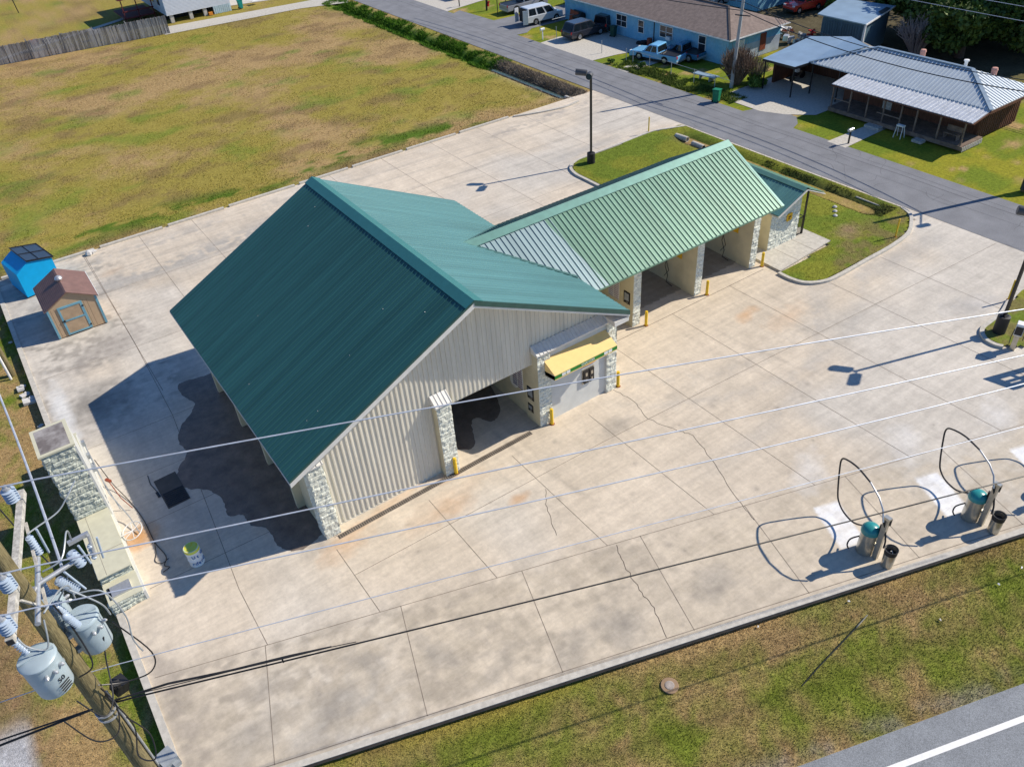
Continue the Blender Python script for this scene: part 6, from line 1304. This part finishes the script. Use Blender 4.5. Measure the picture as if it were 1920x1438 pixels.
# rear sheds and yard
text_mesh('tag_number', '7', .2, M_white, tc, (22.28, 9.0, .78), R(25), R(-10))
def gbox(b, P4, z0, z1, mi=0): b.prism(P4, z0, z1, mi)
t = thing('barn', (74.8, 51, 0), 'blue grey corrugated barn with pale sloping roof and torn edge', 'barn')
c0, c1, c2, c3 = (71.6, 51.6), (71.4, 46.9), (77.8, 48.6), (77.0, 53.6)
b = MB(); b.prism([c1, c2, c3, c0], 0, 3.25)
for k in range(16): f_ = k/16; b.box(71.6-.25-.2*f_, 71.6-.18-.2*f_, 51.4-4.5*f_, 51.46-4.5*f_, .05, 3.1)
b.build('wall', mat('barn_blue', (.10, .17, .22), .6, .3, .2, var=.15, scale=1, stretch=(5, 5, .4)), t)
b = MB(); q_ = [(71.1, 46.5, 3.4), (78.1, 48.3, 3.6), (77.2, 54.0, 3.6), (71.2, 52.0, 3.4)]; b.prism([(p[0], p[1]) for p in q_], 3.36, 3.46); b.build('roof', M_silvd, t)
b = MB(); b.obox((76.0, 48.0, 3.52), (2.4, .5, .05), (.1, .06, .3)); b.build('torn_sheet', M_black, t); b = MB(); b.box(71.25, 71.4, 46.6, 46.75, 0, 3.3); b.beam((71.1, 46.5, 3.4), (78.1, 48.3, 3.4), .08, .14); b.build('white_edge', M_white, t)
t = thing('dog_house', (71.2, 47, 0), 'small hut with grey speckled shingle roof in the back yard', 'hut', rz=R(-25)); b = MB(); b.box(-1.2, 1.2, -1.6, 1.6, 0, 1.3); b.build('wall', mat('ply', (.35, .25, .16), .8), t, loc=L0)
b = MB(); roof2(b, -1.5, 1.5, -1.9, 1.9, 1.25, 0, 1.95, 1.25); b.build('roof', mat('speckle_shingle', (.22, .21, .19), .95, var=.4, scale=9), t, loc=L0)
t = thing('sky_blue_shed', (81.5, 67.5, 0), 'pale blue shed and tan fence cropped by the top edge', 'shed'); b = MB(); b.box(-3, 2.2, -2, 3, 0, 2.9); b.build('wall', mat('shed_sky', (.20, .42, .55), .6, .3, var=.1, scale=1, stretch=(4, 4, .4)), t, loc=L0); b = MB(); b.box(-3.2, 2.4, -2.2, 3.2, 2.9, 3.05); b.build('roof', M_silvd, t, loc=L0)
b = MB(); b.box(2.3, 5.4, -2.1, -1.9, 0, 2.5); b.build('panel', M_arm, t, loc=L0)
t = thing('dark_shed', (87.5, 63.5, 0), 'dark open shed behind the red van', 'shed'); b = MB(); b.box(-2.5, 2.5, -1.5, 2, 0, 2.6); b.box(-2.7, 2.7, -1.7, 2.2, 2.6, 2.75); b.build('shell', mat('dark_navy', (.03, .05, .08), .7), t, loc=L0)
rg = random.Random(5)
JN = ['rusty bicycle frame', 'white washing panel', 'brown crate stack', 'pale pipe bundle', 'grey sheet metal', 'broken chair', 'wooden pallet', 'red toolbox', 'bent white frame', 'dark engine block', 'white plastic tub', 'tan plank pile', 'grey cart', 'rust coloured drum']
for i in range(14):
    x, y = 69.9+rg.random()*5.0-.0, 52.4+rg.random()*5.4
    t = thing('yard_scrap', (x, y, 0), '%s in the scrap heap between the blue house and the barn' % JN[i], 'scrap', 'scrap in the back yard'); b = MB()
    for k in range(4): b.obox((rg.uniform(-.4, .4), rg.uniform(-.4, .4), rg.uniform(.15, .7)), (rg.uniform(.1, 1.2), rg.uniform(.05, .5), rg.uniform(.05, .5)), (rg.uniform(-.4, .4), rg.uniform(-.4, .4), rg.uniform(0, 3)))
    b.build('pieces', (M_rust, M_white, M_deck, M_white, M_galv, M_brown, M_arm, M_red, M_white, M_black, M_white, M_arm, M_grey, M_rust)[i], t, loc=L0)
t = thing('motorcycle', (63.5, 47.4, 0), 'dark motorcycle parked deep inside the carport', 'motorcycle'); b = MB()
for x in (-.7, .7): b.lathe([(.2, 0), (.32, .03), (.32, .12), (.2, .15)], (x, 0, .32), (0, 1, 0), 16)
b.build('wheel', M_tyre, t, loc=L0); b = MB(); b.obox((0, .05, .6), (.9, .3, .35), (0, .1, 0)); b.tube([(.7, .07, .4), (.4, .07, 1.0), (.35, .4, 1.05)], .03, 6); b.build('body', M_black, t, loc=L0); b = MB(); b.obox((-.2, .05, .9), (.4, .3, .3)); b.build('seat', M_white, t, loc=L0)

# ================================================================== far left: fence and raised white house
t = thing('wooden_fence', (15.5, 114.1, 0), 'weathered grey board fence along the back of the field', 'fence')
FA, FB = Vector((-6, 116.7, 0)), Vector((24.9, 112.9, 0)); fd = (FB-FA).normalized(); fn_ = Vector((-fd.y, fd.x, 0)); Lf = (FB-FA).length
rg = random.Random(9); k = 0; s_ = 0
secs = [0, 5.6, 11.3, 15.2, 19.0, 22.6, 26.4, Lf]
for i in range(len(secs)-1):
    b = MB(); s_ = secs[i]
    while s_ < secs[i+1]-.02:
        p = FA+fd*(s_+.07); h = 2.05+rg.uniform(-.05, .07)+.08*math.sin(i*2.1); b.obox((p.x, p.y, h/2), (.135, .025, h), (rg.uniform(-.03, .03), 0, math.atan2(fd.y, fd.x)), rg.randint(0, 2)); s_ += .15
    b.build('fence_panel', [M_woodg, mat('grey_wood_dark', (.15, .15, .16), .9, var=.2, scale=4, stretch=(6, 6, .6)), mat('grey_wood_pale', (.33, .33, .34), .9, var=.2, scale=4, stretch=(6, 6, .6))], t)
    p = FA+fd*secs[i]+fn_*.08; b = MB(); b.box(p.x-.05, p.x+.05, p.y-.05, p.y+.05, 0, 2.25); b.build('fence_post', M_woodg, t)
t = thing('white_house', (30, 122, 0), 'raised white sided house on low piers at the top edge', 'house', rz=0)
b = MB(); W0, W1, D0, D1 = 26.25, 34.7, 117.6, 131
b.box(W0, W1, D0, D1, .95, 4.4)
for k in range(22): b.box(W0-.02, W1+.02, D0-.02, D0, .97+k*.155, .985+k*.155)
b.build('wall', mat('white_siding', (.66, .69, .73), .6, var=.03), t)
b = MB(); b.box(W0-.03, W0-.002, D0, D1, .95, 4.4); b.build('side_wall', mat('shade_tinted_siding', (.40, .52, .64), .6, var=.04), t)  # white siding tinted blue: thin sheet added over the side wall to paint in its shade
b = MB(); hip(b, W0-.5, W1+.5, D0-.5, D1+.5, 4.4, (W0+W1)/2, 6.2, D0+3.5, D1-3.5); b.build('roof', M_shin, t)
for x in (26.6, 29.1, 31.0): b = MB(); b.box(x, x+.45, D0+.1, D0+.5, 0, .95); b.build('pier', M_kerb, t)
b = MB(); b.box(W0+.1, W1-.1, D0+2.5, D0+2.6, 0, .95); b.build('crawl_space', M_dark, t)
b = MB(); b.box(32.3, W1, D0-.01, D0+.05, 0, .95)
for k in range(9): b.box(32.35+k*.26, 32.39+k*.26, D0-.04, D0-.01, 0, .95)
b.build('skirting', mat('pale_skirt', (.5, .62, .66), .6), t)
for y in (119.5, 122.5, 125.5): b = MB(); b.box(W0-.06, W0-.03, y, y+1.1, 1.9, 3.4); b.build('window', M_glass, t)
b = MB(); b.obox((31.8, D0-.1, .2), (.5, .3, .35)); tag(b.build('orange_crate', M_orange), 'orange crate tucked under the raised white house', 'crate')
t = thing('burgundy_deck', (24.2, 123.5, 0), 'dark red covered deck on the shaded side of the white house', 'deck'); b = MB(); b.box(-2.4, 1.6, -2, 4, .7, .85); b.build('floor', mat('burgundy', (.12, .02, .025), .7), t, loc=L0)
for x in (-2.3, -.5, 1.4):
    b = MB(); b.box(x, x+.12, -2, -1.88, 0, 3); b.build('post', MATS['burgundy'], t, loc=L0)
b = MB(); b.box(-2.4, 1.6, -2, -1.9, 1.5, 1.65); b.box(-2.6, 1.8, -2.2, 4.2, 3, 3.15); b.build('rail_and_cover', MATS['burgundy'], t, loc=L0)
t = thing('clothes_post', (11.9, 142.5, 0), 'thin dark post on the far lawn at the top left', 'post'); b = MB(); b.tube([(0, 0, 0), (-.3, 0, 4.5)], .07, 6); b.build('post', M_black, t, loc=L0)
t = thing('lattice_chair', (38.3, 118.3, 0), 'black and white chequered chair by the teal bin', 'chair'); b = MB(); b.box(-.5, .5, -.4, .4, .4, .48)
b.build('seat', M_white, t, loc=L0); b = MB()
for i in range(4):
    for j in range(4):
        if (i+j) % 2: b.box(-.5+i*.25, -.25+i*.25, .36, .42, .5+j*.22, .72+j*.22)
b.build('backrest', M_black, t, loc=L0)
t = thing('garden_lamp', (43.0, 117.4, 0), 'short dark post on the lawn beside the long drive', 'post'); b = MB(); b.tube([(0, 0, 0), (-.1, 0, 2.2)], .06, 6); b.lathe([(.5, 0), (.45, .12), (0, .14)], seg=12); b.build('post', M_black, t, loc=L0)
for i, (x, y, m_, lb) in enumerate(((10.2, 118.4, M_rust, 'rusty drum barbecue just behind the grey fence'), (11.7, 118.2, M_white, 'white and dark garden cart behind the grey fence'), (17.2, 117.6, M_white, 'white boxy equipment behind the grey fence'), (4.6, 117.6, M_white, 'white table top at the left end behind the fence'))):
    t = thing('yard_item', (x, y, 0), lb, 'yard equipment'); b = MB(); b.lathe([(.3, 0), (.42, .1), (.42, .9), (.3, 1.0), (0, 1.0)], (-.5, 0, .9), (1, 0, 0), 16) if i == 0 else b.obox((0, 0, .9), (1.1, .7, .4), (0, .1, .2)); b.build('body', m_, t, loc=L0)
    b = MB()
    for sx_ in (-.35, .35):
        for sy_ in (-.2, .2): b.box(sx_-.03, sx_+.03, sy_-.03, sy_+.03, 0, .8)
    b.build('stand', M_black, t, loc=L0)
# culvert pipes
for i, (p, d, lb) in enumerate((((46.0, 58.3, -.2), (0, 1, 0), 'pale concrete culvert mouth in the ditch beside the back driveway'), ((46.5, 45.6, .0), (.1, -1, 0), 'white culvert pipe end in the lawn island ditch'), ((46.6, 42.6, -.15), (0, 1, 0), 'grey culvert pipe behind the bays roof'))):
    t = thing('culvert_pipe', p, lb, 'culvert'); b = MB(); b.lathe([(.22, 0), (.22, 1.2), (.18, 1.2), (.18, 0)], (0, 0, 0), d, 18); b.build('pipe', M_kerb, t, smooth=True, loc=L0); b = MB(); b.lathe([(.19, .02), (0, .02)], (0, 0, 0), d, 18); b.build('opening', M_dark, t, loc=L0)
for i, (x, y) in enumerate(((44.2, 28.4), (44.7, 28.8), (45.2, 29.2))):
    t = thing('stone', (x, y, .1), ('left', 'middle', 'right')[i]+' one of three pale stones in a row on the island lawn', 'stone', 'stones on the island lawn'); b = MB(); b.lathe([(.14, 0), (.16, .05), (.08, .12), (0, .13)], seg=7); b.obox((.05, .03, .05), (.18, .12, .08), (0, .2, .5)); b.build('stone', M_rock, t, loc=L0)
